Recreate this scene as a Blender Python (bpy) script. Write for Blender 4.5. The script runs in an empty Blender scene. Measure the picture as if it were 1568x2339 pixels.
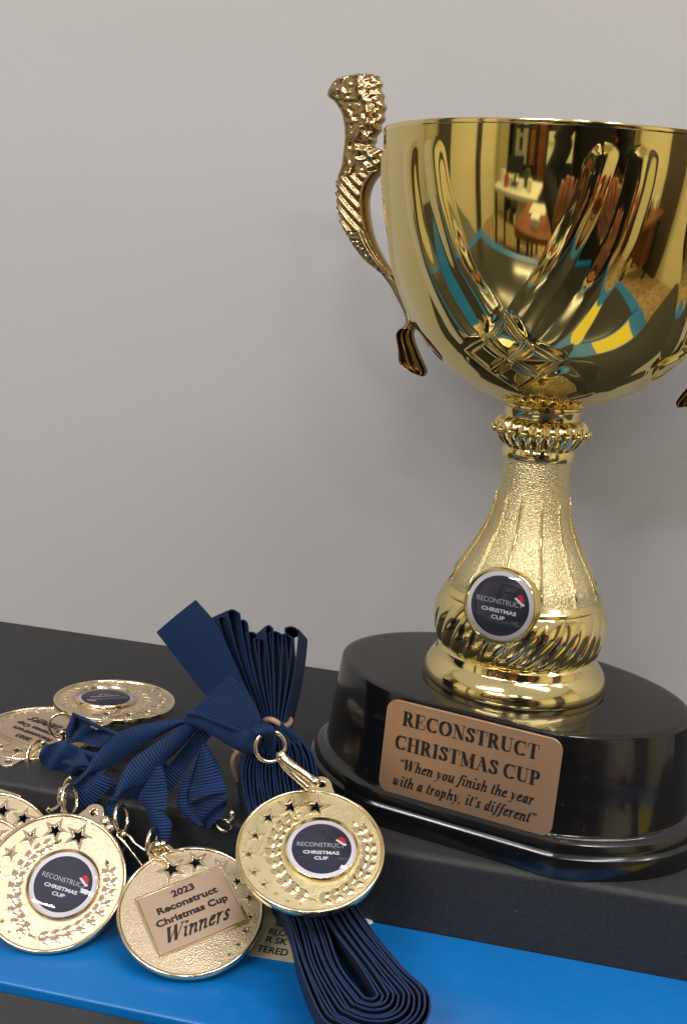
import bpy, bmesh, math, random
import numpy as np
from mathutils import Vector, Matrix, noise
random.seed(4)
C = bpy.context.scene.collection
sc = bpy.context.scene
PI = math.pi
def V(*a): return np.array(a, float)
def nrm(v): v = np.asarray(v, float); return v/np.linalg.norm(v)

# ------------------------------------------------------------------ camera
F_PX, PITCH, ROLL, YAW = 2633.57, math.radians(12.9964), math.radians(4.2725), math.radians(11.3114)
CAM = V(.0141, -.4313, .2086)
fw = V(-math.sin(YAW)*math.cos(PITCH), math.cos(YAW)*math.cos(PITCH), -math.sin(PITCH))
r0 = V(math.cos(YAW), math.sin(YAW), 0); u0 = np.cross(r0, fw)
rt = r0*math.cos(ROLL)+u0*math.sin(ROLL); up = -r0*math.sin(ROLL)+u0*math.cos(ROLL)
cd = bpy.data.cameras.new('camera'); cam = bpy.data.objects.new('camera', cd); C.objects.link(cam)
cd.sensor_fit = 'VERTICAL'; cd.sensor_height = 24; cd.lens = 24*F_PX/2339
cd.clip_start = .01; cd.clip_end = 50
cam.matrix_world = Matrix(((rt[0], up[0], -fw[0], CAM[0]), (rt[1], up[1], -fw[1], CAM[1]), (rt[2], up[2], -fw[2], CAM[2]), (0, 0, 0, 1)))
sc.camera = cam
sc.view_settings.view_transform = 'Standard'; sc.view_settings.look = 'None'
sc.view_settings.exposure = 0; sc.view_settings.gamma = 1
# ------------------------------------------------------------------ indoor light
w = bpy.data.worlds.new('World'); sc.world = w; w.use_nodes = True
bg = w.node_tree.nodes['Background']; bg.inputs[0].default_value = (1, .96, .93, 1); bg.inputs[1].default_value = .50
sc.cycles.max_bounces = 8; sc.cycles.glossy_bounces = 6; sc.cycles.transparent_max_bounces = 12
sc.cycles.sample_clamp_indirect = 6; sc.cycles.caustics_reflective = False
def lamp(name, loc, size, power, target=(0, -.1, 0), color=(1, .97, .95)):
    l = bpy.data.lights.new(name, 'AREA'); l.shape = 'RECTANGLE'; l.size, l.size_y = size; l.energy = power; l.color = color
    o = bpy.data.objects.new(name, l); C.objects.link(o); o.location = loc
    o.rotation_euler = (0, 0, 0)
    return o
LP = 21
lamp('ceiling_lamp', (.75, -.75, 1.75), (1.2, .14), LP*.6)
lamp('ceiling_lamp', (-.95, -1.55, 1.75), (1.2, .14), LP)
lamp('ceiling_lamp', (1.05, -.14, 1.75), (1.2, .12), LP*.6)
lamp('ceiling_lamp', (.7, -2.6, 1.75), (1.2, .16), LP*2.15)
lamp('ceiling_lamp', (-1.0, -2.9, 1.75), (1.2, .16), LP*2.15)

def at(px, py, Y=None, Z=None):
    d = fw+rt*(px-784)/F_PX-up*(py-1169.5)/F_PX
    t = (Y-CAM[1])/d[1] if Y is not None else (Z-CAM[2])/d[2]
    return CAM+d*t

# ------------------------------------------------------------------ materials
def lin(c): return tuple((x/12.92 if x <= .04045 else ((x+.055)/1.055)**2.4) for x in c)
MATS = {}
def mat(name, col, metal=0, rough=.5, bump=None, coat=0, sheen=0, var=None, spec=.5, rvar=None, dust=None, cavity=None):
    if name in MATS: return MATS[name]
    m = bpy.data.materials.new(name); m.use_nodes = True; MATS[name] = m
    nt = m.node_tree; b = nt.nodes['Principled BSDF']
    b.inputs['Base Color'].default_value = (*col, 1); b.inputs['Metallic'].default_value = metal; b.inputs['Roughness'].default_value = rough
    b.inputs['Specular IOR Level'].default_value = spec
    if coat: b.inputs['Coat Weight'].default_value = coat; b.inputs['Coat Roughness'].default_value = .03
    if sheen: b.inputs['Sheen Weight'].default_value = sheen; b.inputs['Sheen Roughness'].default_value = .4
    tc = nt.nodes.new('ShaderNodeTexCoord'); last = None
    for (scale, strength, dist, detail) in (bump or []):
        n = nt.nodes.new('ShaderNodeTexNoise'); n.inputs['Scale'].default_value = scale; n.inputs['Detail'].default_value = detail
        nt.links.new(tc.outputs['Object'], n.inputs['Vector'])
        bp = nt.nodes.new('ShaderNodeBump'); bp.inputs['Strength'].default_value = strength; bp.inputs['Distance'].default_value = dist
        nt.links.new(n.outputs['Fac'], bp.inputs['Height'])
        if last: nt.links.new(last.outputs[0], bp.inputs['Normal'])
        last = bp
    if last: nt.links.new(last.outputs[0], b.inputs['Normal'])
    if var:
        scale, col2, lo, hi = var
        n = nt.nodes.new('ShaderNodeTexNoise'); n.inputs['Scale'].default_value = scale; n.inputs['Detail'].default_value = 5
        nt.links.new(tc.outputs['Object'], n.inputs['Vector'])
        r = nt.nodes.new('ShaderNodeMapRange'); r.inputs[1].default_value = lo; r.inputs[2].default_value = hi
        mx = nt.nodes.new('ShaderNodeMix'); mx.data_type = 'RGBA'
        mx.inputs[6].default_value = (*col, 1); mx.inputs[7].default_value = (*col2, 1)
        nt.links.new(n.outputs['Fac'], r.inputs[0]); nt.links.new(r.outputs[0], mx.inputs[0]); nt.links.new(mx.outputs[2], b.inputs['Base Color'])
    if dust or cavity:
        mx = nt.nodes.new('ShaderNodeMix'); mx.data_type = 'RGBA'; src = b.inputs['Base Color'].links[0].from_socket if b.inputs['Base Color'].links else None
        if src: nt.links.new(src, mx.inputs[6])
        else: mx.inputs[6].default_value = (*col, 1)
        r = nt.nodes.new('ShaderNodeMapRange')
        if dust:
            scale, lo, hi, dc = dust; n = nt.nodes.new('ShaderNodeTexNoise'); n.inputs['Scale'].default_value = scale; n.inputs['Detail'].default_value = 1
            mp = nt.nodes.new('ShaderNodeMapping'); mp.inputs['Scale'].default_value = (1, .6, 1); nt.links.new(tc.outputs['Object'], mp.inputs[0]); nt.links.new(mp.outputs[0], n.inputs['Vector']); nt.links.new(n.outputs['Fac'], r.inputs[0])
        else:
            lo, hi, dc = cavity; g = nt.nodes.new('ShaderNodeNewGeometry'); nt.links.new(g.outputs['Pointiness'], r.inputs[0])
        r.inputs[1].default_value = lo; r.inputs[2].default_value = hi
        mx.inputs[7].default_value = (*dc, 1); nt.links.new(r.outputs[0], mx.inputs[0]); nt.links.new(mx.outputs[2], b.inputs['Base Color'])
    if rvar:
        scale, r2, lo, hi = rvar
        n = nt.nodes.new('ShaderNodeTexNoise'); n.inputs['Scale'].default_value = scale; n.inputs['Detail'].default_value = 4
        nt.links.new(tc.outputs['Object'], n.inputs['Vector'])
        r = nt.nodes.new('ShaderNodeMapRange'); r.inputs[1].default_value = lo; r.inputs[2].default_value = hi
        r.inputs[3].default_value = rough; r.inputs[4].default_value = r2
        nt.links.new(n.outputs['Fac'], r.inputs[0]); nt.links.new(r.outputs[0], b.inputs['Roughness'])
    return m
M_wall = mat('painted_wall', (.54, .53, .533), rough=.75, bump=[(420, .08, .0008, 3), (30, .05, .003, 2)], var=(2.2, (.512, .50, .502), .35, .65))
M_black = mat('black_laminate', (.024, .024, .025), rough=.52, spec=.32, bump=[(900, .22, .0005, 3)], var=(700, (.034, .034, .036), .4, .75), rvar=(300, .48, .4, .7), dust=(800, .765, .81, (.12, .12, .12)))
M_blue = mat('blue_enamel', (.004, .165, .50), rough=.30, rvar=(130, .46, .45, .7), var=(14, (.003, .135, .43), .35, .7), bump=[(420, .12, .0004, 2), (60, .10, .001, 2)])
M_grey = mat('grey_steel', (.10, .10, .10), rough=.5, bump=[(300, .1, .0004, 2)])
M_gold = mat('polished_gold', (.72, .575, .22), metal=1, rough=.05, bump=[(45, .05, .0012, 1)])
M_gold2 = mat('gold_collar', (.84, .68, .32), metal=1, rough=.09)
M_goldtex = mat('grained_gold', (.82, .70, .40), metal=1, rough=.27, bump=[(2300, .75, .0006, .6)])
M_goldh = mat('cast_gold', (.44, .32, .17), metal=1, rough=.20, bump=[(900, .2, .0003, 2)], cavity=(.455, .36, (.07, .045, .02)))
M_medal = mat('medal_gold', (.88, .72, .50), metal=1, rough=.13, bump=[(120, .05, .0005, 1)])
M_medalface = mat('medal_grained_gold', (.80, .655, .46), metal=1, rough=.32, bump=[(2200, .45, .0005, 1)])
M_wire = mat('pale_gold_wire', (.88, .76, .55), metal=1, rough=.14)
M_plaque = mat('brushed_copper', (.76, .46, .27), metal=.85, rough=.36, bump=[(500, .05, .0003, 2)])
M_plate = mat('satin_copper', (.80, .58, .42), metal=1, rough=.34)
M_ink = mat('black_ink', (.012, .009, .008), rough=.5)
M_base = mat('black_gloss_plastic', (.0055, .0055, .006), rough=.15, coat=.25, bump=[(90, .05, .0008, 2)], rvar=(60, .24, .45, .7), dust=(900, .775, .82, (.10, .10, .10)))
M_navy = mat('navy_print', (.012, .014, .042), rough=.5)
M_white = mat('white_print', (.88, .84, .90), rough=.5)
M_letter = mat('pale_letter_print', (.80, .80, .86), rough=.5)
M_letter2 = mat('grey_letter_print', (.48, .49, .56), rough=.5)
M_red = mat('red_print', (.62, .02, .02), rough=.5)
M_rubber = mat('beige_rubber', (.50, .31, .22), rough=.6)
M_sticker = mat('cream_paper', (.52, .47, .30), rough=.5)
def glassy():
    m = bpy.data.materials.new('clear_resin'); m.use_nodes = True; nt = m.node_tree; nt.nodes.clear()
    o = nt.nodes.new('ShaderNodeOutputMaterial'); mx = nt.nodes.new('ShaderNodeMixShader'); t = nt.nodes.new('ShaderNodeBsdfTransparent')
    g = nt.nodes.new('ShaderNodeBsdfGlossy'); g.inputs['Roughness'].default_value = .02; fr = nt.nodes.new('ShaderNodeFresnel'); fr.inputs[0].default_value = 1.5
    nt.links.new(fr.outputs[0], mx.inputs[0]); nt.links.new(t.outputs[0], mx.inputs[1]); nt.links.new(g.outputs[0], mx.inputs[2]); nt.links.new(mx.outputs[0], o.inputs[0])
    return m
M_dome = glassy()
def ribbon_mat():
    m = mat('navy_grosgrain', (.0045, .016, .070), rough=.62, sheen=.03, spec=.25); nt = m.node_tree; b = nt.nodes['Principled BSDF']
    uv = nt.nodes.new('ShaderNodeUVMap'); sp = nt.nodes.new('ShaderNodeSeparateXYZ'); nt.links.new(uv.outputs[0], sp.inputs[0])
    mu = nt.nodes.new('ShaderNodeMath'); mu.operation = 'MULTIPLY'; mu.inputs[1].default_value = 2*PI/.00078; nt.links.new(sp.outputs[1], mu.inputs[0])
    si = nt.nodes.new('ShaderNodeMath'); si.operation = 'SINE'; nt.links.new(mu.outputs[0], si.inputs[0])
    n = nt.nodes.new('ShaderNodeTexNoise'); n.inputs['Scale'].default_value = 2600; tc = nt.nodes.new('ShaderNodeTexCoord'); nt.links.new(tc.outputs['Object'], n.inputs['Vector'])
    ad = nt.nodes.new('ShaderNodeMath'); ad.operation = 'MULTIPLY_ADD'; ad.inputs[1].default_value = .8; nt.links.new(n.outputs['Fac'], ad.inputs[0]); nt.links.new(si.outputs[0], ad.inputs[2])
    bp = nt.nodes.new('ShaderNodeBump'); bp.inputs['Strength'].default_value = .8; bp.inputs['Distance'].default_value = .00022
    nt.links.new(ad.outputs[0], bp.inputs['Height']); nt.links.new(bp.outputs[0], b.inputs['Normal'])
    r = nt.nodes.new('ShaderNodeMapRange'); r.inputs[1].default_value = -1; r.inputs[2].default_value = 1.6
    mx = nt.nodes.new('ShaderNodeMix'); mx.data_type = 'RGBA'; mx.inputs[6].default_value = (.0052, .018, .062, 1); mx.inputs[7].default_value = (.011, .041, .140, 1)
    nt.links.new(ad.outputs[0], r.inputs[0]); nt.links.new(r.outputs[0], mx.inputs[0]); nt.links.new(mx.outputs[2], b.inputs['Base Color'])
    return m
M_rib = ribbon_mat()

# ------------------------------------------------------------------ helpers
def obj(name, v, f, m, parent=None, smooth=True, sharp=None, uv=None, mw=None):
    me = bpy.data.meshes.new(name); me.from_pydata([tuple(map(float, p)) for p in v], [], f); me.update()
    if smooth: me.polygons.foreach_set('use_smooth', [True]*len(me.polygons))
    if sharp: me.set_sharp_from_angle(angle=math.radians(sharp))
    if uv is not None:
        l = me.uv_layers.new(name='UVMap'); idx = np.zeros(len(me.loops), int); me.loops.foreach_get('vertex_index', idx)
        l.data.foreach_set('uv', np.asarray(uv)[idx].ravel())
    return link(name, me, m, parent, mw)
def link(name, me, m, parent=None, mw=None):
    if m and not me.materials: me.materials.append(m)
    o = bpy.data.objects.new(name, me); C.objects.link(o)
    if parent: o.parent = parent
    if mw is not None: o.matrix_local = mw
    return o
def tag(o, label, cat, group=None):
    o['label'] = label; o['category'] = cat
    if group: o['group'] = group
    return o
def empty(name, label, cat, mw=None, group=None):
    o = bpy.data.objects.new(name, None); C.objects.link(o); o.empty_display_size = .01
    if mw is not None: o.matrix_world = mw
    return tag(o, label, cat, group)
class MB:
    def __init__(s): s.v = []; s.f = []
    def add(s, v, f):
        k = len(s.v); s.v += [np.asarray(p, float) for p in v]; s.f += [tuple(i+k for i in q) for q in f]; return s
    def box(s, a, b, T=None):
        v = [V(x, y, z) for x in (a[0], b[0]) for y in (a[1], b[1]) for z in (a[2], b[2])]
        return s.add(v, [(0, 1, 3, 2), (4, 6, 7, 5), (0, 4, 5, 1), (2, 3, 7, 6), (0, 2, 6, 4), (1, 5, 7, 3)])
    def obj(s, name, m, parent=None, **k): return obj(name, s.v, s.f, m, parent, **k)
def catmull(P, n):
    P = [np.asarray(p, float) for p in P]
    if len(P) < 3:
        return [P[0]+(P[-1]-P[0])*i/(n-1) for i in range(n)]
    d = [0]
    for a, b in zip(P, P[1:]): d.append(d[-1]+np.linalg.norm(b-a)**.5+1e-9)
    Q = [2*P[0]-P[1]]+P+[2*P[-1]-P[-2]]
    out = []
    for i in range(n):
        t = i/(n-1)*(len(P)-1); k = min(int(t), len(P)-2); t -= k
        a, b, c, e = Q[k], Q[k+1], Q[k+2], Q[k+3]
        out.append(.5*((2*b)+(-a+c)*t+(2*a-5*b+4*c-e)*t*t+(-a+3*b-3*c+e)*t**3))
    return out
def tube(P, r, n=10, closed=False, rr=None):
    P = [np.asarray(p, float) for p in P]; N = len(P); v = []; f = []
    prev = None
    for i in range(N):
        if closed: t = P[(i+1) % N]-P[i-1]
        else: t = P[min(i+1, N-1)]-P[max(i-1, 0)]
        t = nrm(t)
        if prev is None:
            a = V(0, 0, 1) if abs(t[2]) < .8 else V(1, 0, 0); x = nrm(np.cross(t, a))
        else: x = nrm(prev-t*np.dot(prev, t))
        prev = x; y = np.cross(t, x); q = rr[i] if rr is not None else r
        for k in range(n):
            a = 2*PI*k/n; v.append(P[i]+q*(x*math.cos(a)+y*math.sin(a)))
    for i in range(N if closed else N-1):
        for k in range(n):
            j = (i+1) % N; f.append((i*n+k, i*n+(k+1) % n, j*n+(k+1) % n, j*n+k))
    if not closed: f += [tuple(range(n))[::-1], tuple((N-1)*n+k for k in range(n))]
    return v, f
def sphere(c, r, n=12, m=8, sc_=(1, 1, 1)):
    v = []; f = []
    for i in range(m+1):
        for k in range(n):
            a = PI*i/m; b = 2*PI*k/n
            v.append(np.asarray(c)+r*V(math.sin(a)*math.cos(b)*sc_[0], math.sin(a)*math.sin(b)*sc_[1], math.cos(a)*sc_[2]))
    for i in range(m):
        for k in range(n): f.append((i*n+k, (i+1)*n+k, (i+1)*n+(k+1) % n, i*n+(k+1) % n))
    return v, f
def lathe(prof, n=128, disp=None, refine=None):
    """prof list of (R, z); disp(theta array, z, R) -> radial offset"""
    P = np.array(prof, float)
    if refine: P = np.array(catmull([V(a, b) for a, b in prof], refine))
    th = np.arange(n)/n*2*PI; N = len(P)
    R = np.repeat(P[:, 0][:, None], n, 1); Z = np.repeat(P[:, 1][:, None], n, 1); T = np.repeat(th[None, :], N, 0)
    if disp is not None: R = R+disp(T, Z, R)
    X = R*np.sin(T); Y = -R*np.cos(T)
    v = np.stack([X, Y, Z], -1).reshape(-1, 3)
    f = [(i*n+k, i*n+(k+1) % n, (i+1)*n+(k+1) % n, (i+1)*n+k) for i in range(N-1) for k in range(n)]
    return v, f
def eval_mesh(o):
    dg = bpy.context.evaluated_depsgraph_get(); me = bpy.data.meshes.new_from_object(o.evaluated_get(dg)); bpy.data.objects.remove(o); return me
def shape(splines, extrude=0, bevel=0):
    c = bpy.data.curves.new('shape', 'CURVE'); c.dimensions = '2D'; c.fill_mode = 'BOTH'; c.extrude = extrude; c.bevel_depth = bevel; c.bevel_resolution = 1
    for S in splines:
        s = c.splines.new('POLY'); s.points.add(len(S)-1)
        for p, q in zip(s.points, S): p.co = (q[0], q[1], 0, 1)
        s.use_cyclic_u = True
    o = bpy.data.objects.new('shape', c); C.objects.link(o); return eval_mesh(o)
def text_mesh(s, size, offset=0, shear=0, width=None, spacing=1, sx=1):
    c = bpy.data.curves.new('txt', 'FONT'); c.body = s; c.size = 1; c.offset = offset; c.shear = shear; c.space_character = spacing
    c.align_x = 'CENTER'; c.resolution_u = 4; c.extrude = 0
    o = bpy.data.objects.new('txt', c); C.objects.link(o); me = eval_mesh(o)
    xs = [v.co.x for v in me.vertices]; k = size
    x0, x1 = min(xs), max(xs); kx = (width/(x1-x0)) if width else size*sx
    for v in me.vertices: v.co.x = (v.co.x-(x0+x1)/2)*kx; v.co.y *= k
    return me
def join_meshes(items):
    """items: (mesh, Matrix) -> one mesh"""
    bm = bmesh.new()
    for me, mx in items:
        t = bmesh.new(); t.from_mesh(me); t.transform(mx); tmp = bpy.data.meshes.new('t'); t.to_mesh(tmp); t.free(); bm.from_mesh(tmp)
    o = bpy.data.meshes.new('joined'); bm.to_mesh(o); bm.free(); o.materials.clear(); return o
def Tm(x=0, y=0, z=0, rz=0, s=1): return Matrix.Translation((x, y, z)) @ Matrix.Rotation(rz, 4, 'Z') @ Matrix.Scale(s, 4)
def frameM(c, right, upv, n):
    r = nrm(right); n = nrm(np.asarray(n)-r*np.dot(n, r)); u = np.cross(n, r)
    return Matrix(((r[0], u[0], n[0], c[0]), (r[1], u[1], n[1], c[1]), (r[2], u[2], n[2], c[2]), (0, 0, 0, 1)))

# ---- a small serif alphabet drawn with a broad nib
def arc(cx, cy, rx, ry, a0, a1, n=14): return [(cx+rx*math.cos(math.radians(a0+(a1-a0)*i/n)), cy+ry*math.sin(math.radians(a0+(a1-a0)*i/n))) for i in range(n+1)]
def sr(x0, x1, y=.03): return ('t', [(x0, y), (x1, y)])
GL = {
 'R': (.98, [('b', [(.24, 0), (.24, 1)]), sr(.04, .46), sr(.04, .46, .97), ('m', [(.3, .97)]+arc(.44, .735, .22, .235, 90, -90)+[(.3, .5)]), ('b', [(.5, .5), (.8, .03)]), sr(.72, 1)]),
 'P': (.86, [('b', [(.24, 0), (.24, 1)]), sr(.04, .46), sr(.04, .46, .97), ('m', [(.3, .97)]+arc(.44, .72, .24, .25, 90, -90)+[(.3, .47)])]),
 'E': (.93, [('b', [(.24, 0), (.24, 1)]), sr(.04, .8), sr(.04, .78, .97), sr(.3, .58, .52), ('t', [(.79, .97), (.8, .72)]), ('t', [(.82, .03), (.86, .3)]), ('t', [(.58, .65), (.58, .38)])]),
 'C': (1.0, [('m', arc(.54, .5, .39, .475, 55, 180)+arc(.54, .5, .39, .475, 180, 315)), ('t', [(.88, .97), (.88, .66)])]),
 'O': (1.08, [('m', arc(.54, .5, .40, .475, 0, 360, 28))]),
 'N': (1.02, [('t', [(.2, 0), (.2, .97)]), ('t', [(.86, .03), (.86, 1)]), ('b', [(.22, .97), (.8, .05)]), sr(.02, .3, .97), sr(.72, 1.0, .97), sr(.06, .36)]),
 'S': (.78, [('m', [(.62, .74), (.58, .88), (.46, .97), (.30, .95), (.2, .84), (.2, .72), (.34, .6), (.52, .47), (.62, .34), (.6, .16), (.46, .04), (.3, .05), (.18, .14), (.13, .28)]), ('t', [(.66, .98), (.66, .68)]), ('t', [(.1, .02), (.1, .34)])]),
 'T': (.9, [('b', [(.45, 0), (.45, 1)]), sr(.06, .84, .97), ('t', [(.06, .97), (.04, .7)]), ('t', [(.84, .97), (.86, .7)]), sr(.24, .66)]),
 'U': (1.02, [('b', [(.24, 1), (.24, .35)]), ('m', arc(.53, .35, .29, .31, 180, 300)), ('t', arc(.53, .35, .29, .31, 290, 360)+[(.82, 1)]), sr(.04, .46, .97), sr(.68, .98, .97)]),
 'H': (1.1, [('b', [(.24, 0), (.24, 1)]), ('b', [(.85, 0), (.85, 1)]), sr(.04, .46), sr(.04, .46, .97), sr(.64, 1.06), sr(.64, 1.06, .97), sr(.24, .85, .5)]),
 'I': (.54, [('b', [(.27, 0), (.27, 1)]), sr(.06, .48), sr(.06, .48, .97)]),
 'M': (1.3, [('t', [(.2, 0), (.2, 1)]), ('b', [(.24, .97), (.6, .1)]), ('t', [(.6, .08), (.98, .97)]), ('b', [(1.03, 0), (1.03, 1)]), sr(.03, .36), sr(.03, .3, .97), sr(.84, 1.24), sr(1., 1.24, .97)]),
 'A': (1.0, [('t', [(.14, .03), (.48, .98)]), ('b', [(.47, .97), (.8, .03)]), sr(.26, .66, .34), sr(.0, .3), sr(.64, .98)]),
 'W': (1.22, [('b', [(.12, .97), (.34, .05)]), ('t', [(.36, .05), (.62, .9)]), ('b', [(.6, .97), (.8, .05)]), ('t', [(.82, .05), (1.1, .97)]), sr(0, .28, .97), sr(.98, 1.22, .97)]),
 'h': (.66, [('i', [(.16, 0), (.16, 1)]), ('i', [(.2, .4), (.34, .6), (.46, .6), (.5, .48), (.48, .1), (.52, .03), (.6, .1)]), sr(.06, .2, .97)]),
 'e': (.52, [('i', [(.14, .34), (.3, .36), (.42, .48), (.38, .62), (.26, .6), (.14, .42), (.12, .2), (.2, .04), (.32, .04), (.46, .16)])]),
 'n': (.66, [('i', [(.04, .58), (.14, .64), (.16, .5), (.16, 0)]), ('i', [(.2, .4), (.34, .6), (.46, .6), (.5, .48), (.48, .1), (.52, .03), (.6, .1)])]),
 'y': (.58, [('i', [(.06, .6), (.16, .62), (.22, .3), (.26, .05)]), ('t', [(.48, .62), (.44, .3), (.28, .0), (.1, -.24)]), ('i', [(.0, -.25), (.1, -.25)])]),
 'o': (.58, [('i', arc(.29, .32, .17, .29, 0, 360, 18))]),
 'u': (.66, [('i', [(.04, .58), (.14, .63), (.14, .15), (.22, .03), (.34, .1), (.46, .3)]), ('i', [(.5, .64), (.48, .1), (.54, .03), (.6, .1)])]),
 'f': (.42, [('i', [(.48, .95), (.36, .97), (.26, .8), (.2, .2), (.12, -.15), (.02, -.24)]), sr(.06, .44, .6)]),
 'i': (.34, [('i', [(.06, .58), (.15, .62), (.15, .12), (.2, .03), (.28, .1)]), ('b', [(.15, .86), (.15, .94)])]),
 's': (.46, [('i', [(.36, .52), (.26, .62), (.14, .54), (.16, .4), (.32, .25), (.3, .08), (.16, .02), (.06, .14)])]),
 't': (.38, [('i', [(.2, .86), (.16, .14), (.22, .03), (.32, .1)]), sr(.04, .34, .6)]),
 'a': (.62, [('i', [(.44, .5), (.32, .62), (.18, .52), (.12, .25), (.18, .04), (.32, .12), (.42, .35)]), ('i', [(.46, .64), (.44, .1), (.5, .03), (.58, .1)])]),
 'r': (.50, [('i', [(.04, .58), (.14, .64), (.16, .5), (.16, 0)]), ('i', [(.2, .4), (.3, .58), (.4, .62)])]),
 'w': (.80, [('i', [(.06, .62), (.16, .58), (.18, .1), (.26, .03)]), ('t', [(.26, .03), (.4, .58)]), ('i', [(.42, .62), (.42, .1), (.5, .03)]), ('t', [(.5, .03), (.66, .35), (.66, .6)])]),
 'p': (.62, [('i', [(.12, .64), (.16, .3), (.14, -.25)]), ('i', [(.18, .42), (.3, .6), (.44, .56), (.46, .3), (.36, .05), (.2, .06)]), sr(.02, .28, -.24)]),
 'd': (.64, [('i', [(.42, .5), (.3, .62), (.16, .5), (.12, .25), (.18, .04), (.32, .12), (.44, .35)]), ('i', [(.46, .97), (.44, .1), (.5, .03), (.58, .1)])]),
 ',': (.3, [('b', [(.12, .06), (.12, .0)]), ('t', [(.18, .02), (.08, -.18)])]),
 "'": (.3, [('b', [(.14, .92), (.14, .86)]), ('t', [(.2, .88), (.1, .68)])]),
 '<': (.46, [('b', [(.1, .8), (.1, .74)]), ('t', [(.04, .76), (.14, .96)]), ('b', [(.3, .8), (.3, .74)]), ('t', [(.24, .76), (.34, .96)])]),
 '>': (.46, [('b', [(.12, .92), (.12, .86)]), ('t', [(.18, .88), (.08, .68)]), ('b', [(.32, .92), (.32, .86)]), ('t', [(.38, .88), (.28, .68)])]),
 ' ': (.32, []),
}
def hull(pts):
    pts = sorted(set(pts)); 
    def half(P):
        h = []
        for p in P:
            while len(h) > 1 and (h[-1][0]-h[-2][0])*(p[1]-h[-2][1])-(h[-1][1]-h[-2][1])*(p[0]-h[-2][0]) <= 0: h.pop()
            h.append(p)
        return h[:-1]
    return half(pts)+half(pts[::-1])
def nib_text(s, cap, width, shear=0, bold=.19, z=0):
    """mesh in the XY plane, baseline 0, x from 0 to width"""
    nb = {'b': (bold, .05), 'm': (bold*.95, .05), 't': (.05, .055), 'i': (bold*.72, .06)}
    x = 0; polys = []
    for ch in s:
        adv, st = GL[ch]
        for k, P in st:
            nw, nh = nb[k]
            for a, b in zip(P, P[1:]):
                pts = []
                for p in (a, b):
                    for dx in (-nw/2, nw/2):
                        for dy in (-nh/2, nh/2):
                            yy = p[1]+dy; pts.append((round(x+p[0]+dx+shear*yy, 5), round(yy, 5)))
                polys.append(hull(pts))
        x += adv+.03
    v = []; f = []; k = width/x
    for i, P in enumerate(polys):
        b = len(v); v += [(p[0]*k, p[1]*cap, z+(i % 7)*4e-6) for p in P]; f.append(tuple(range(b, b+len(P))))
    me = bpy.data.meshes.new('lettering'); me.from_pydata(v, [], f); me.update(); return me

# ------------------------------------------------------------------ setting: wall, worktop unit
wl = MB(); nx, nz = 2, 2
wl.box((-3, .107, -1.10), (2.6, .16, 1.9)); o = wl.obj('wall', M_wall, smooth=False); o['kind'] = 'structure'
o.name = 'wall'
fl = MB(); fl.box((-3, -3.6, -1.15), (2.6, .16, -1.10)); o = fl.obj('floor', mat('tan_carpet', (.50, .38, .23), rough=.9, bump=[(300, .3, .002, 2)], var=(12, (.32, .22, .12), .4, .6)), smooth=False); o['kind'] = 'structure'
wb = MB(); wb.box((-3, -3.6, -1.1), (2.6, -3.55, 1.9)); o = wb.obj('wall', mat('cream_paint', (.80, .74, .52), rough=.8, bump=[(40, .1, .002, 2)]), smooth=False); o['kind'] = 'structure'
wb = MB(); wb.box((-3.05, -3.55, -1.1), (-3, .107, 1.9)); o = wb.obj('wall', MATS['cream_paint'], smooth=False); o['kind'] = 'structure'
wb = MB(); wb.box((2.6, -3.55, -1.1), (2.65, .107, 1.9)); o = wb.obj('wall', MATS['cream_paint'], smooth=False); o['kind'] = 'structure'

def extr_prof(name, P, x0, x1, m, parent, sharp=40, seg=1):
    """profile P in (y, z) extruded along x"""
    n = len(P); v = []; f = []
    for i in range(seg+1):
        x = x0+(x1-x0)*i/seg; v += [V(x, y, z) for y, z in P]
    for i in range(seg):
        for k in range(n): f.append((i*n+k, i*n+(k+1) % n, (i+1)*n+(k+1) % n, (i+1)*n+k))
    f += [tuple(range(n))[::-1], tuple(seg*n+k for k in range(n))]
    return obj(name, v, f, m, parent, sharp=sharp)
def rnd(cx, cz, r, a0, a1, n=6): return [(cx+r*math.cos(math.radians(a0+(a1-a0)*i/n)), cz+r*math.sin(math.radians(a0+(a1-a0)*i/n))) for i in range(n+1)]
unit = empty('workbench', 'black topped machine cabinet with a bright blue front ledge against the grey wall', 'workbench', Matrix.Translation((-.3, -.02, -1.1)))
ui = unit.matrix_world.inverted()
def reparent(o): o.parent = unit; o.matrix_parent_inverse = ui; return o
EY = -.0585
P = [(.1065, 0)]+rnd(EY+.003, -.003, .003, 90, 180)+[(EY, -.0315), (.1065, -.0315)]
reparent(extr_prof('worktop', P, -1.3, .5, M_black, None))
LY = at(250, 2294, Z=-.030)[1]
P = [(EY+.01, -.0302-.0015), (EY+.01, -.030)] + [(EY-.0005, -.030)]+rnd(LY+.002, -.032, .002, 90, 180)+[(LY, -.055), (LY+.003, -.055), (LY+.003, -.034), (EY+.01, -.034)]
P = [(EY-.0004, -.030)]+rnd(LY+.0012, -.0312, .0012, 90, 180)+[(LY, -.046), (EY-.0004, -.046)]
reparent(extr_prof('blue_ledge', P, -1.3, .29, M_blue, None))
P = [(.1065, -.030), (EY-.0002, -.030), (EY-.0002, -.046), (.1065, -.046)]
b = MB(); b.box((.1285, EY, -.046), (.165, .106, -.001)); reparent(b.obj('side_rail', M_blue, smooth=False))
GY = LY-.003; FY = -.47; RX = .25
P = [(.10, -.0465), (LY+.004, -.0465), (LY+.004, -.060), (FY-.04, -.060), (FY-.04, -1.09), (.10, -1.09)]
reparent(extr_prof('cabinet_body', P, -1.28, RX+.04, M_grey, None, sharp=20))
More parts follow.
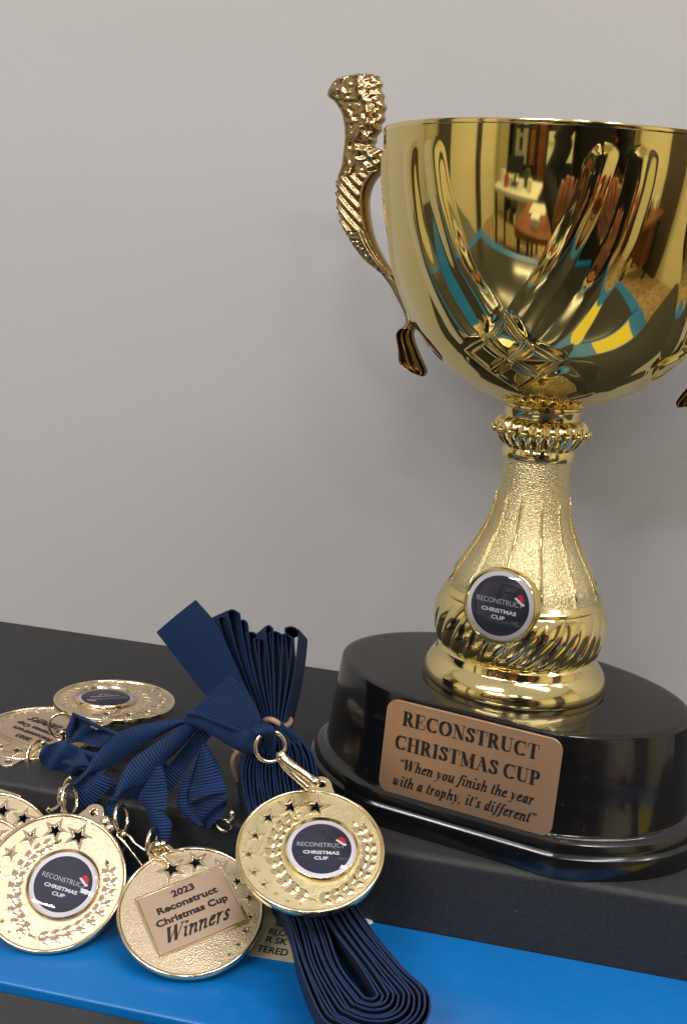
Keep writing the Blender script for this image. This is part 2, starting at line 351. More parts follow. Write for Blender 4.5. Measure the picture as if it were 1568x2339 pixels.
b = MB(); b.box((-.55, FY, -.0595), (RX, GY, -.0315)); reparent(b.obj('lid_window', mat('smoked_acrylic', (.035, .035, .036), rough=.16, bump=[(200, .05, .0003, 2)]), smooth=False))
b = MB(); b.box((RX+.0005, FY-.0005, -.0595), (RX+.04, GY, -.031)); b.box((-.60, FY-.04, -.0593), (RX+.04, FY-.001, -.0312)); b.box((-.60, FY-.0005, -.0595), (-.551, GY, -.031)); reparent(b.obj('blue_frame', M_blue, smooth=False))
b = MB(); b.box((.11, LY+.006, -.0299), (.235, EY-.006, -.0292)); reparent(b.obj('warning_label', mat('yellow_vinyl', (.75, .62, .03), rough=.4), smooth=False, sharp=None))
# cream sticker on the ledge
def onz(px, py, z): return at(px, py, Z=z)
sp = [onz(560, 2180, -.0298), onz(680, 2201, -.0298), onz(700, 2070, -.0298), onz(585, 2050, -.0298)]
c0 = (sp[0]+sp[2])/2; ex = nrm(sp[1]-sp[0]); ey = V(-ex[1], ex[0], 0)
b = MB(); q = .026; hh = .021
org = onz(571, 2183, -.0298)
ex = nrm(onz(662, 2198, -.0298)-org); ey = V(-ex[1], ex[0], 0)
def srect(a, b_, z0, z1): return [org+ex*x+ey*y+V(0, 0, z) for z in (z0, z1) for x, y in ((a[0], a[1]), (b_[0], a[1]), (b_[0], b_[1]), (a[0], b_[1]))]
b.add(srect((-.03, 0), (.028, .042), 0, .0002), [(0, 3, 2, 1), (4, 5, 6, 7), (0, 1, 5, 4), (1, 2, 6, 5), (2, 3, 7, 6), (3, 0, 4, 7)])
stk = reparent(b.obj('paper_sticker', M_sticker, smooth=False))
def sticker_line(s, x1, py):
    me = text_mesh(s, 1.0, offset=.02); xs = [v.co.x for v in me.vertices]; ys = [v.co.y for v in me.vertices]
    base = onz(*py[0], -.0295); end = onz(*py[1], -.0295); wdt = np.linalg.norm(end-base); hgt = .0037
    k = wdt/(max(xs)-min(xs)); h = hgt/max(ys)
    for v in me.vertices: v.co.x = (v.co.x-min(xs))*k; v.co.y *= h
    M = frameM(base, ex, ey, V(0, 0, 1)); me.transform(M); me.materials.clear(); o = link('lettering', me, M_ink); o.parent = stk; return o
for s, a, e_ in (('TERED', (584, 2172), (656, 2180)), ('R SK', (606, 2151), (655, 2156)), ('RLO', (612, 2133), (652, 2138)), ('SL', (626, 2114), (650, 2117))):
    o = sticker_line(s, 0, (a, e_)); o.matrix_parent_inverse = Matrix.Identity(4)
    o.parent = stk; o.matrix_parent_inverse = (stk.matrix_parent_inverse).inverted() if False else Matrix.Identity(4)
bpy.context.view_layer.update()
for o in stk.children:
    o.matrix_parent_inverse = stk.matrix_world.inverted()
b = MB(); p = onz(828, 2103, -.0298); b.add(*sphere(p, .0024, 14, 8, (1.6, 1, .25))); reparent(b.obj('screw_cap', mat('white_plastic', (.7, .7, .72), rough=.4)))

# ------------------------------------------------------------------ trophy
AZ = math.radians(-13.5)                     # the plaque's facing, turned from the camera
e1 = V(math.cos(AZ), math.sin(AZ), 0); e2 = V(-math.sin(AZ), math.cos(AZ), 0)
trophy = empty('trophy_cup', 'large two handled gold cup trophy on a black oval plinth with a copper plaque', 'trophy')
HB = .05
def plinth_outline(o, n=360):
    a = .0685+o; b_ = .0462+o*.75; vc = -.004; vf = -(.0455+o*.62); out = []
    for i in range(n):
        t = 2*PI*i/n; du, dv = math.cos(t), math.sin(t)
        A = (du/a)**2+(dv/b_)**2; B = -2*dv*vc/b_**2*1.0; Cc = (vc/b_)**2-1
        r = (-B+math.sqrt(B*B-4*A*Cc))/(2*A)
        if dv < 0: 
            r2 = vf/dv
            k = 60; r = -math.log(math.exp(-r*k*40)+math.exp(-r2*k*40))/(k*40)
        out.append((r*du, r*dv))
    return out
prof = [(-.0035, HB), (-.0012, HB), (-.0003, HB-.0003), (.0002, HB-.001), (.0024, .030), (.0042, .0148), (.0052, .0135), (.0058, .0132), (.0064, .0131), (.0080, .0122), (.0088, .0108), (.0090, .0095), (.0090, .0088), (.0096, .0082), (.0104, .0076), (.0108, .006), (.0110, .0012), (.0106, 0)]
v = []; f = []; n = 360
for o_, z in prof: v += [e1*p[0]+e2*p[1]+V(0, 0, z) for p in plinth_outline(o_, n)]
for i in range(len(prof)-1):
    for k in range(n): f.append((i*n+k, (i+1)*n+k, (i+1)*n+(k+1) % n, i*n+(k+1) % n))
f.append(tuple(range(n)))
plinth = obj('plinth', v, f, M_base, trophy, sharp=28)
plinth['label'] = 'glossy black oval plinth with a flat front'

# plaque
def fac(u, z, out=0):
    o_ = np.interp(z, [.0148, .030, .049], [.0042, .0024, .0002]); vf = -(.0455+o_*.62)
    return e1*u+e2*(vf-out)+V(0, 0, z)
def px_on_facet(px, py):
    d = fw+rt*(px-784)/F_PX-up*(py-1169.5)/F_PX; p0 = fac(0, .03); n_ = nrm(np.cross(e1, fac(0, .045)-fac(0, .015))); t = np.dot(p0-CAM, n_)/np.dot(d, n_)
    return CAM+d*t
cc = [px_on_facet(*p) for p in ((888, 1594), (1286, 1690), (1260, 1899), (864, 1815))]
pc = sum(cc)/4; pw = (np.linalg.norm(cc[1]-cc[0])+np.linalg.norm(cc[2]-cc[3]))/2; ph = (np.linalg.norm(cc[3]-cc[0])+np.linalg.norm(cc[2]-cc[1]))/2
print('plaque', pc, pw, ph, [np.dot(c, e1) for c in cc], [c[2] for c in cc])
fu = nrm(fac(0, .045)-fac(0, .015)); fn = nrm(np.cross(e1, fu))
pc = fac(np.dot(pc, e1), pc[2])
PM = frameM(pc+fn*.0004, e1, fu, fn)
def rrect(w_, h_, r, n_=6):
    o_ = []
    for cx, cy, a in ((w_/2-r, h_/2-r, 0), (-w_/2+r, h_/2-r, 90), (-w_/2+r, -h_/2+r, 180), (w_/2-r, -h_/2+r, 270)):
        o_ += [(cx+r*math.cos(math.radians(a+90*i/n_)), cy+r*math.sin(math.radians(a+90*i/n_))) for i in range(n_+1)]
    return o_
me = shape([rrect(pw, ph, .0042)], extrude=.0004, bevel=.0001); plaque = link('plaque', me, M_plaque, trophy, PM)
items = []
for s, x0, x1, y, cap, sh, bo in (('RECONSTRUCT', .098, .882, .247, .150, 0, .27), ('CHRISTMAS CUP', .07, .908, .510, .150, 0, .27), ("<When you finish the year", .105, .885, .715, .118, .25, .26), ("with a trophy, it's different>", .078, .905, .900, .118, .25, .26)):
    me = nib_text(s, cap*ph, (x1-x0)*pw, shear=sh, bold=bo)
    items.append((me, Matrix.Translation((-pw/2+x0*pw, ph/2-y*ph, .00062))))
for (me, mx), nm in zip(items, range(9)):
    me.transform(mx); link('lettering', me, M_ink, plaque)

# foot, bulb, stem, collar
th0 = AZ
foot = [(.0330, .0500), (.0347, .0501), (.0350, .0508), (.0348, .0522), (.0352, .0524), (.0351, .0536), (.0340, .0556), (.0322, .0580), (.0316, .0586), (.0312, .0590), (.0310, .0594), (.0306, .0618), (.0292, .0632), (.0270, .0634)]
obj('foot', *lathe(foot, 160), M_gold2, trophy, sharp=35)
def bulb_d(T, Z, R):
    A = np.interp(Z, [.0620, .0635, .068, .074, .080, .083], [.0, .0007, .00075, .0006, .0003, 0])
    ph_ = (T*13-(Z-.062)*230)
    return A*(np.abs(np.sin(ph_))**.55*1.6-1.1)
bulb = [(.0285, .0622), (.0300, .0632), (.0311, .0650), (.0321, .0685), (.0327, .073), (.0327, .077), (.0318, .0803), (.0309, .0822), (.0302, .0832), (.0305, .0836), (.0303, .0844), (.0296, .0851), (.0289, .0858), (.0285, .0862)]
obj('bulb', *lathe(bulb, 520, bulb_d, 90), M_gold2, trophy)
def stem_d(T, Z, R):
    a = (T-th0+PI/12) % (PI/6)-PI/12
    wd = np.interp(Z, [.086, .09, .12], [.0014, .0009, .0006]); h = np.interp(Z, [.0860, .088, .12, .1235], [.0005, .00075, .0005, 0])
    return h*np.exp(-(a*R/wd)**2*1.8)
stem = [(.0284, .0861), (.0280, .0872), (.0265, .0914), (.0222, .0990), (.0188, .1052), (.0165, .1105), (.0147, .1165), (.0133, .1238), (.0127, .130), (.0124, .1375)]
obj('stem', *lathe(stem, 480, stem_d, 80), M_goldtex, trophy)
rb = MB()
for k in range(12):
    a = th0+k*PI/6; P = []
    for z in np.linspace(.0885, .1225, 14):
        R = np.interp(z, [p[1] for p in stem], [p[0] for p in stem])+.00055; P.append(V(R*math.sin(a), -R*math.cos(a), z))
    rb.add(*tube(P, .0005, 6, rr=np.interp(range(14), [0, 3, 13], [.0006, .00035, .0002])))
rb.obj('stem_rib', M_gold2, trophy)
def coll_d(T, Z, R):
    A = np.interp(Z, [.1412, .1428, .1470, .1508, .1520], [0, .0009, .0005, .0010, 0])
    return A*1.3*(np.abs(np.cos(T*10))*1.4-1)
coll = [(.0124, .1370), (.0134, .1370), (.0137, .1374), (.0137, .1400), (.0133, .1408), (.0136, .1414), (.0146, .1424), (.0156, .1440), (.0168, .1460), (.0172, .1472), (.0172, .1482), (.0166, .1500), (.0156, .1513), (.0144, .1520), (.0140, .1522), (.0140, .1546), (.0143, .1550), (.0143, .1556), (.0136, .1560), (.0136, .1575), (.012, .158)]
obj('collar', *lathe(coll, 400, coll_d, None), M_gold2, trophy, sharp=50)
for k in range(20):
    a = k*PI/10+PI/20*0; R = .0174
    if k == 0: bm_ = obj('bead', *sphere((0, 0, 0), .0014, 12, 8), M_gold2, trophy); bo_ = bm_
    else: bo_ = bm_.copy(); C.objects.link(bo_); bo_.parent = trophy
    bo_.location = (R*math.sin(a), -R*math.cos(a), .1472)

# bowl
TB = math.radians(-14.5)
inner = np.array([(.2414, 24.5), (.2266, 22), (.2136, 17.7), (.2047, 14.3), (.191, 6), (.1818, 0), (.1761, -11), (.170, -24), (.165, -36), (.161, -50)])[::-1]
outer = np.array([(.2414, 35), (.2316, 34.8), (.2165, 33), (.2037, 29), (.1932, 25), (.1838, 20), (.1761, 11.5), (.1696, 0), (.165, -13), (.1615, -28), (.159, -45)])[::-1]
def smooth_path(A):
    zz = np.linspace(A[0, 0], A[-1, 0], 220); y = np.interp(zz, A[:, 0], A[:, 1]); k = np.hanning(27); k /= k.sum()
    yp = np.concatenate([y[0]-(y[1:14][::-1]-y[0]), y, 2*y[-1]-y[-14:-1][::-1]]); yp[:13] = y[0]-(y[1:14][::-1]-y[0])
    return np.stack([zz, np.convolve(yp, k, 'valid')], 1)
inner = smooth_path(inner); outer = smooth_path(outer)
def bowl_d(T, Z, R):
    per = PI/2
    X = (T-TB+per/2) % per-per/2
    bestL = np.full(T.shape, 9.); bestR = np.full(T.shape, 9.)
    for sgn in (1, -1):
        best = bestR if sgn > 0 else bestL
        for path in (inner, outer):
            for sh_ in (-per, 0, per):
                c = np.radians(np.interp(Z, path[:, 0], path[:, 1]))*sgn+sh_
                dcdz = (np.radians(np.interp(Z+.001, path[:, 0], path[:, 1]))-np.radians(np.interp(Z-.001, path[:, 0], path[:, 1])))/.002
                sl = R*dcdz; # lateral shift per z
                slope = np.clip(1/np.sqrt(1+sl**2*.8), .3, 1)
                d = np.abs(X-c)*R*slope
                zt = .2395; d = np.where(Z > zt, np.sqrt(((X-c)*R)**2+(Z-zt)**2), d)
                wdt = np.interp(Z, [.160, .168, .175, .185, .20, .23], [.0040, .0050, .0060, .0058, .0052, .0050])
                best[:] = np.minimum(best, d/wdt)
    a = bestR; b_ = bestL
    pf = lambda d: np.cos(np.clip(d, 0, 1)*PI/2)**1.5
    ss = lambda x: np.clip(x, 0, 1)**2*(3-2*np.clip(x, 0, 1))
    pa, pb = pf(a), pf(b_)
    both = (a < 1) & (b_ < 1)
    e_ = np.minimum(1-a, 1-b_); dm = .8*np.exp(-((e_-.16)/.09)**2)+.95*ss((e_-.28)/.3)
    h = np.where(both, dm, pa*ss((b_-1)/.6)+pb*ss((a-1)/.6))
    fade = np.interp(Z, [.157, .161, .168, .173], [0, .1, .3, 1])
    return h*.0012*fade*np.interp(Z, [.19, .235, .242], [1, .8, .6])
BW = [(.0120, .1564), (.0163, .1572), (.0230, .1596), (.0333, .1655), (.0418, .1730), (.0488, .1809), (.0546, .1914), (.0596, .2037), (.0632, .2189), (.0656, .2338), (.0664, .2445), (.0666, .2480)]
Pb = catmull([V(a, b_) for a, b_ in BW], 300)
outer_p = [tuple(p) for p in Pb]
va, fa = lathe(outer_p, 1080, bowl_d)
ins = [(.0666, .2480), (.0669, .2488), (.0667, .2496), (.0661, .2497), (.0655, .2490), (.0640, .2300), (.0600, .2080), (.0500, .1860), (.030, .1680), (.0, .162)]
bowl = obj('bowl', va, fa, M_gold, trophy)
ri = obj('rim', *lathe(ins, 256), M_gold2, trophy, sharp=50)

# handles
HO = [(240, 92, 350, 85), (160, 113, 405, 92), (105, 150, 436, 135), (66, 238, 447, 215), (120, 290, 466, 305), (170, 370, 460, 385), (190, 470, 440, 465), (192, 560, 398, 560), (188, 600, 392, 602), (180, 660, 458, 635), (168, 740, 462, 710), (140, 830, 445, 780), (134, 900, 385, 865), (137, 1000, 355, 960), (150, 1090, 355, 1070), (180, 1190, 375, 1190), (235, 1290, 410, 1300), (320, 1410, 460, 1400), (430, 1500, 520, 1495), (500, 1580, 590, 1560), (560, 1690, 632, 1665), (612, 1795, 668, 1790), (620, 1870, 700, 1865), (560, 1940, 665, 1945), (572, 2050, 700, 2060), (582, 2150, 745, 2160), (640, 2195, 762, 2215), (690, 2222, 745, 2245)]
def on_hplane(px, py):
    d = fw+rt*(px-784)/F_PX-up*(py-1169.5)/F_PX; t = -np.dot(CAM, e2)/np.dot(d, e2); p = CAM+d*t; return V(np.dot(p, e1), p[2])
HL = [on_hplane(729+.3194*a, 142.2+.3194*b_) for a, b_, c_, d_ in HO]; HR = [on_hplane(729+.3194*c_, 142.2+.3194*d_) for a, b_, c_, d_ in HO]
def handle(sign):
    n = 520; m = 96; L = catmull(HL, n); R = catmull(HR, n)
    v = []; f = []
    for i in range(n):
        t = i/(n-1)*(len(HO)-1); l, r_ = L[i], R[i]; wd = np.linalg.norm(r_-l)
        th = np.interp(t, [0, 1, 3, 8, 12, 16, 18, 21, 22, 24, 26, 27], [.0018, .003, .0042, .0040, .0042, .0036, .0026, .0021, .0026, .0032, .003, .0018])
        for k in range(m):
            a = 2*PI*k/m; s = -math.cos(a); q = math.sin(a); s2 = math.copysign(abs(s)**.75, s); nn = math.copysign(abs(q)**.6, q)
            p = (l+r_)/2+(r_-l)/2*s2; h = 0; face = abs(nn) > .25
            if face:
                zz = p[1]; xx = p[0]
                if 11 <= t <= 15.2:                      # slanting ribs on the body
                    e_ = zz*1000+xx*850
                    if s2 < .62: h = .0013*(abs(math.sin(e_*.76))**.8-.5)
                    else: h = .0008*(1-abs(s2-.8)*5)
                elif t < 11:                             # pitted crest with a raised line down it
                    sp_ = -.15+.35*math.sin(t*.3)+(.25 if t < 6 else -.1)
                    h = .0008*(noise.noise(Vector((xx*420, zz*420, 3)))+.5*noise.noise(Vector((xx*650, zz*650, 7)))) + .0012*math.exp(-((s2-sp_)*9)**2)
                    if s2 < -.55 and t > 3: h *= .25
                    if s2 > .45: h += .0010*noise.noise(Vector((xx*260, zz*260, 9)))
                elif t < 18.5:
                    h = .0007*noise.noise(Vector((xx*900, zz*900, 5))) if s2 < .1 else 0
                    h += .0010*math.exp(-((s2-.25)*6)**2)+.0009*math.exp(-((s2-.8)*7)**2)-.0004
                elif t > 22.5: h = .0019*(math.cos(s2*9.5)-.3)
                else: h = .0005*math.cos(s2*5)
            bump_edge = 0
            if 0 < t < 7 and s2 > .8: bump_edge = .0005*math.sin(t*6.3)
            if 11 < t < 15 and s2 < -.8: bump_edge = .0004*math.sin(t*12)
            uu = p[0]+bump_edge
            pos = e1*(uu if sign > 0 else -uu)+e2*(-(th*nn+h*math.copysign(1, nn)))+V(0, 0, p[1])
            v.append(pos)
    for i in range(n-1):
        for k in range(m):
            q = (i*m+k, i*m+(k+1) % m, (i+1)*m+(k+1) % m, (i+1)*m+k); f.append(q if sign < 0 else q[::-1])
    f += [tuple(range(m)), tuple((n-1)*m+k for k in range(m))[::-1]]
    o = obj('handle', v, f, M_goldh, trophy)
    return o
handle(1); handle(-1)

# ---- printed dome badge
def disc(R, z=0, n=72, R0=0, dome=0):
    rings = [0, .35, .6, .8, .92, 1]; v = [V(0, 0, z+dome)]; f = []
    for r_ in rings[1:]:
        for k in range(n): v.append(V(R*r_*math.cos(2*PI*k/n), R*r_*math.sin(2*PI*k/n), z+dome*(1-r_**2.6)))
    for k in range(n): f.append((0, 1+k, 1+(k+1) % n))
    for i in range(len(rings)-2):
        for k in range(n): f.append((1+i*n+k, 1+(i+1)*n+k, 1+(i+1)*n+(k+1) % n, 1+i*n+(k+1) % n))
    return v, f
def lath_mesh(prof, n=96):
    v, f = lathe(prof, n); return v, f
txt1 = text_mesh('RECONSTRUCT', .0026, width=.0172); txt2 = text_mesh('CHRISTMAS', .0019, offset=.03, width=.0130); txt3 = text_mesh('CUP', .0019, offset=.03, width=.0050)
for me, m_ in ((txt1, M_letter2), (txt2, M_letter), (txt3, M_letter)): me.materials.clear(); me.materials.append(m_)
hat_r = [(-.0016, -.0002), (-.0012, .0010), (-.0002, .0018), (.0008, .0016), (.0015, .0006), (.0018, -.0008), (.0010, -.0009)]
hat_w = [(-.0020, .0001), (-.0016, .0006), (.0000, -.0003), (.0012, -.0012), (.0019, -.0012), (.0021, -.0018), (.0014, -.0022), (.0002, -.0014), (-.0014, -.0003)]
me_hr = shape([hat_r]); me_hw = shape([hat_w]); me_hr.materials.append(M_red); me_hw.materials.append(M_white)
def badge(parent, mw, rim_m, rot=0):
    rp = [(.0120, .0), (.0138, .0), (.0139, .0008), (.0134, .0022), (.0130, .0024), (.0126, .0018), (.0123, .0014)]
    rim = obj('badge', *lath_mesh(rp), rim_m, parent, mw=mw, sharp=60)
    obj('white_ring', *disc(.0125, .0014), M_white, rim); obj('print_disc', *disc(.0108, .00145), M_navy, rim)
    R_ = Matrix.Rotation(rot, 4, 'Z')
    for me, x, y, z in ((txt1, -.0003, .0006, .00152), (txt2, -.0001, -.0025, .00152), (txt3, 0, -.0049, .00152)):
        o = link('lettering', me, None, rim, R_ @ Matrix.Translation((x, y, z)))
    link('hat_print', me_hr, None, rim, R_ @ Matrix.Translation((.0069, .0035, .00160))); link('hat_trim', me_hw, None, rim, R_ @ Matrix.Translation((.0069, .0035, .00164)))
    obj('resin_dome', *disc(.0123, .0017, dome=.0014), M_dome, rim)
    return rim
bn = nrm(V(math.sin(AZ-.03), -math.cos(AZ-.03), .16)); bc = at(1139, 1384, Y=-.036)
print('badge c', bc, 'r', np.hypot(*bc[:2]))
br = nrm(np.cross(V(0, 0, 1), bn)); badge(trophy, frameM(bc-bn*.0022, br, V(0, 0, 1), bn), M_gold2)
mt = obj('badge_mount', *lath_mesh([(.013, -.006), (.0132, 0), (.0, 0)], 48), M_gold2, trophy, mw=frameM(bc-bn*.0022, br, V(0, 0, 1), bn))

# ------------------------------------------------------------------ medals
RM = .025
def starpts(r, rot=0, k=.42): return [(r*(1 if i % 2 == 0 else k)*math.cos(rot+PI/2+i*PI/5), r*(1 if i % 2 == 0 else k)*math.sin(rot+PI/2+i*PI/5)) for i in range(10)]
STARS = [(.084, .72, .160), (-.28, .72, .144), (-.59, .527, .115), (-.766, .22, .095), (-.85, -.095, .078), (-.77, -.39, .066), (-.63, -.58, .060), (-.47, -.737, .048), (-.31, -.845, .036), (-.14, -.89, .026)]
ra = math.radians(8.7)
STARS = [(x*math.cos(ra)-y*math.sin(ra), x*math.sin(ra)+y*math.cos(ra), s) for x, y, s in STARS]
def ring_pts(R, n=96): return [(R*math.cos(2*PI*i/n), R*math.sin(2*PI*i/n)) for i in range(n)]
def face_mesh(mirror):
    sg = -1 if mirror else 1
    S = [ring_pts(.0238)]
    for x, y, s in STARS[:7]: S.append([(sg*x*RM*.96+p[0], y*RM*.96+p[1]) for p in starpts(s*RM*.92)])
    me = shape(S, extrude=.0006, bevel=.00012); me.materials.clear(); return me
FACE = {0: face_mesh(False), 1: face_mesh(True)}
for m_ in FACE.values(): m_.materials.append(M_medalface)
star_ring = shape([starpts(.0010), starpts(.00074)], extrude=.0001, bevel=.00005); star_ring.materials.append(M_medal)
sv = [V(p[0], p[1], 0) for p in starpts(.001)]+[V(0, 0, .0004)]; star_solid = bpy.data.meshes.new('star'); star_solid.from_pydata([tuple(p) for p in sv], [], [(i, (i+1) % 10, 10) for i in range(10)]); star_solid.materials.append(M_medal)
def leaf(c, a, L, W, H):
    ca, sa = math.cos(a), math.sin(a); P = [(0, 0, 0), (.3*L, W, H*.35), (.7*L, W*.85, H*.3), (L, 0, 0), (.7*L, -W*.85, H*.3), (.3*L, -W, H*.35), (.35*L, 0, H), (.7*L, 0, H*.8)]
    v = [V(c[0]+x*ca-y*sa, c[1]+x*sa+y*ca, c[2]+z) for x, y, z in P]
    lo = [V(c[0]+x*ca-y*sa, c[1]+x*sa+y*ca, c[2]-.0002) for x, y, z in P[:6]]
    f = [(0, 1, 6)[::-1], (1, 2, 7, 6)[::-1], (2, 3, 7)[::-1], (3, 4, 7)[::-1], (4, 5, 6, 7)[::-1], (5, 0, 6)[::-1]]
    b0 = 8; f += [(i, b0+i, b0+(i+1) % 6, (i+1) % 6)[::-1] for i in range(6)]
    return v+lo, f
def laurel(side):
    b_ = MB(); cx, cy = .15*RM, .0
    path = []
    for i in range(12):
        t = i/11; a = math.radians(-90+side*(-6+t*142)); path.append(V(cx+RM*.635*math.cos(a), cy+RM*(.635+.16*(1-t)**2)*math.sin(a), .0007))
    b_.add(*tube(path, .0003, 6))
    for i in range(1, 11):
        d = path[i+1]-path[i-1]; a = math.atan2(d[1], d[0])
        for s_, sp_ in ((1, .52), (-1, .52)):
            L = .0050*(1-.2*abs(i/11-.5)); b_.add(*leaf(path[i]+V(0, 0, .0001), a+s_*sp_, L, .00125, .00075))
    b_.add(*leaf(path[-1], math.atan2(*(path[-1]-path[-2])[1::-1]), .0035, .0007, .0007))
    me = bpy.data.meshes.new('laurel'); me.from_pydata([tuple(p) for p in b_.v], [], b_.f); me.update(); me.polygons.foreach_set('use_smooth', [True]*len(me.polygons)); me.set_sharp_from_angle(angle=math.radians(38)); me.materials.append(M_medal); return me
LAU = {1: laurel(1), -1: laurel(-1)}
RIMP = [(.0236, -.0014), (.0246, -.0016), (.0250, -.0012), (.0250, .0010), (.0247, .0014), (.0242, .0015), (.0238, .0012), (.0236, .0006)]
_r = MB(); _r.add(*lath_mesh(RIMP, 128))
RIM = bpy.data.meshes.new('medal_rim'); RIM.from_pydata([tuple(p) for p in _r.v], [], _r.f); RIM.update(); RIM.polygons.foreach_set('use_smooth', [True]*len(RIM.polygons)); RIM.set_sharp_from_angle(angle=math.radians(60)); RIM.materials.append(M_medal)
LUG = shape([[(.0034*math.cos(a), .0034*math.sin(a)) for a in np.linspace(0, PI, 16)]+[(-.0050, -.0036), (.0050, -.0036)], [(.0016*math.cos(a)*1.1, .0016*math.sin(a)) for a in np.linspace(0, 2*PI, 16, endpoint=False)]], extrude=.0008, bevel=.0003); LUG.materials.clear(); LUG.materials.append(M_medal)
WIN = []
for s, y, k, wdt in (('2023', .0062, .0034, .0082), ('Reconstruct', .0018, .0034, .0218), ('Christmas Cup', -.0026, .0034, .0258)):
    me = text_mesh(s, k, offset=.034, width=wdt); me.transform(Matrix.Translation((0, y, 0))); WIN.append(me)
me = nib_text('Winners', .0055, .0235, shear=.6, bold=.21); me.transform(Matrix.Translation((-.0130, -.0094, 0))); WIN.append(me)
for me in WIN: me.materials.clear(); me.materials.append(M_ink)
MG = 'gold medals on navy ribbons'
def yellow_lit(o):
    for c_ in list(o.children): yellow_lit(c_)
    if o.type == 'MESH' and o.data.materials and o.data.materials[0] in (M_medal, M_medalface):
        y_ = M_my if o.data.materials[0] == M_medal else M_mfy
        o.material_slots[0].link = 'OBJECT'; o.material_slots[0].material = y_
M_my = mat('medal_gold_yellow_lit', (.88, .75, .46), metal=1, rough=.16, bump=[(120, .05, .0005, 1)])  # gold as on the other medals; its yellower light is put into the colour
M_mfy = mat('medal_grained_gold_yellow_lit', (.80, .68, .42), metal=1, rough=.32, bump=[(2200, .45, .0005, 1)])
def medal(label, c, right, upv, n_, kind, textrot=0):
    M = frameM(c, right, upv, n_)
    t = empty('medal', label, 'medal', M, MG)
    mir = kind == 'winners'
    link('medal_face', FACE[1 if mir else 0], None, t); link('medal_rim', RIM, None, t); link('lug', LUG, None, t, Matrix.Translation((0, .0275, 0)))
    sg = -1 if mir else 1
    for i, (x, y, s) in enumerate(STARS):
        if i < 7: link('star', star_ring, None, t, Matrix.Translation((sg*x*RM*.96, y*RM*.96, .0008)) @ Matrix.Scale(1.26*s*RM/.001, 4) @ Matrix.Scale(.35, 4, (0, 0, 1)))
        elif not mir or i < 9: link('star', star_solid, None, t, Matrix.Translation((sg*x*RM*.96, y*RM*.96, .0007)) @ Matrix.Scale(s*RM/.001, 4))
    if kind == 'badge':
        badge(t, Matrix.Translation((.15*RM, .005*RM, .0002)) @ Matrix.Scale(.93, 4), M_medal, textrot)
        for s_ in (1, -1): link('laurel_branch', LAU[s_], None, t)
    else:
        R_ = Matrix.Rotation(textrot, 4, 'Z')
        pl = link('engraved_plate', shape([rrect(.0305, .0225, .0002, 1)], extrude=.0003, bevel=.0001), M_plate, t, R_ @ Matrix.Translation((0, -.0005, .0011)))
        fr = link('plate_frame', shape([rrect(.0325, .0245, .0003, 1), rrect(.0312, .0232, .0003, 1)], extrude=.0002, bevel=.0001), M_medal, t, R_ @ Matrix.Translation((0, -.0005, .0009)))
        for me in WIN: link('lettering', me, None, pl, Matrix.Translation((0, .0008, .00055)))
    return t
A_ = medal('bright gold medal with navy badge leaning on the ribbon hank beside the black plinth', (-.0575, -.0868, .0103), (.992, .124, -.0223), (-.1048, .9103, .4005), (.07, -.395, .916), 'badge', math.radians(6))
yellow_lit(A_)
def plate_frame(cx, cy, Yd, n_, updir_px, R=RM):
    """frame with centre under a pixel, facing n_, whose 'up' projects along updir_px"""
    c = at(cx, cy, Y=Yd); n_ = nrm(n_); best = None
    for a in np.linspace(0, 2*PI, 361):
        x = nrm(np.cross(V(0, 1, 0), n_)); y = np.cross(n_, x); u = x*math.sin(a)+y*math.cos(a)
        q = c+u*.01-CAM; q0 = c-CAM
        p = V(q@rt/(q@fw)-q0@rt/(q0@fw), -(q@up/(q@fw)-q0@up/(q0@fw))); sc_ = np.dot(nrm(p), nrm(updir_px))
        if best is None or sc_ > best[0]: best = (sc_, u)
    u = best[1]; return c, np.cross(u, n_), u, n_
nB = nrm(V(.10, -.42, .90))
medal('gold medal with plate reading Winners, between two navy badge medals on the blue ledge', *plate_frame(436, 2080, -.0925, nB, (-67, -126)), 'winners', math.radians(-3))
medal('gold medal with tilted navy badge, at the lower left on the blue ledge', (-.1458, -.0951, -.0143), (.9757, -.0627, -.2099), (.1737, .8051, .5671), (.1334, -.5897, .7965), 'badge', math.radians(7))
medal('gold medal cut by the left edge, black stars showing above the lower left badge medal', *plate_frame(-38, 1948, -.080, (.12, -.50, .85), (.45, -1)), 'winners', 0)
medal('gold medal showing only a sliver of rim, lowest at the left edge', *plate_frame(-78, 2012, -.092, (.05, -.58, .82), (.1, -1)), 'winners', 0)
medal('gold medal with upside down navy badge lying flat on the black worktop', *plate_frame(262, 1603, -.0075, (.0, .06, 1), (-62, 100)), 'badge', math.radians(25))
medal('gold medal with upside down copper plate lying flat at the left of the worktop', *plate_frame(86, 1677, -.0165, (-.02, -.03, 1), (-60, 60)), 'winners', math.radians(-22))

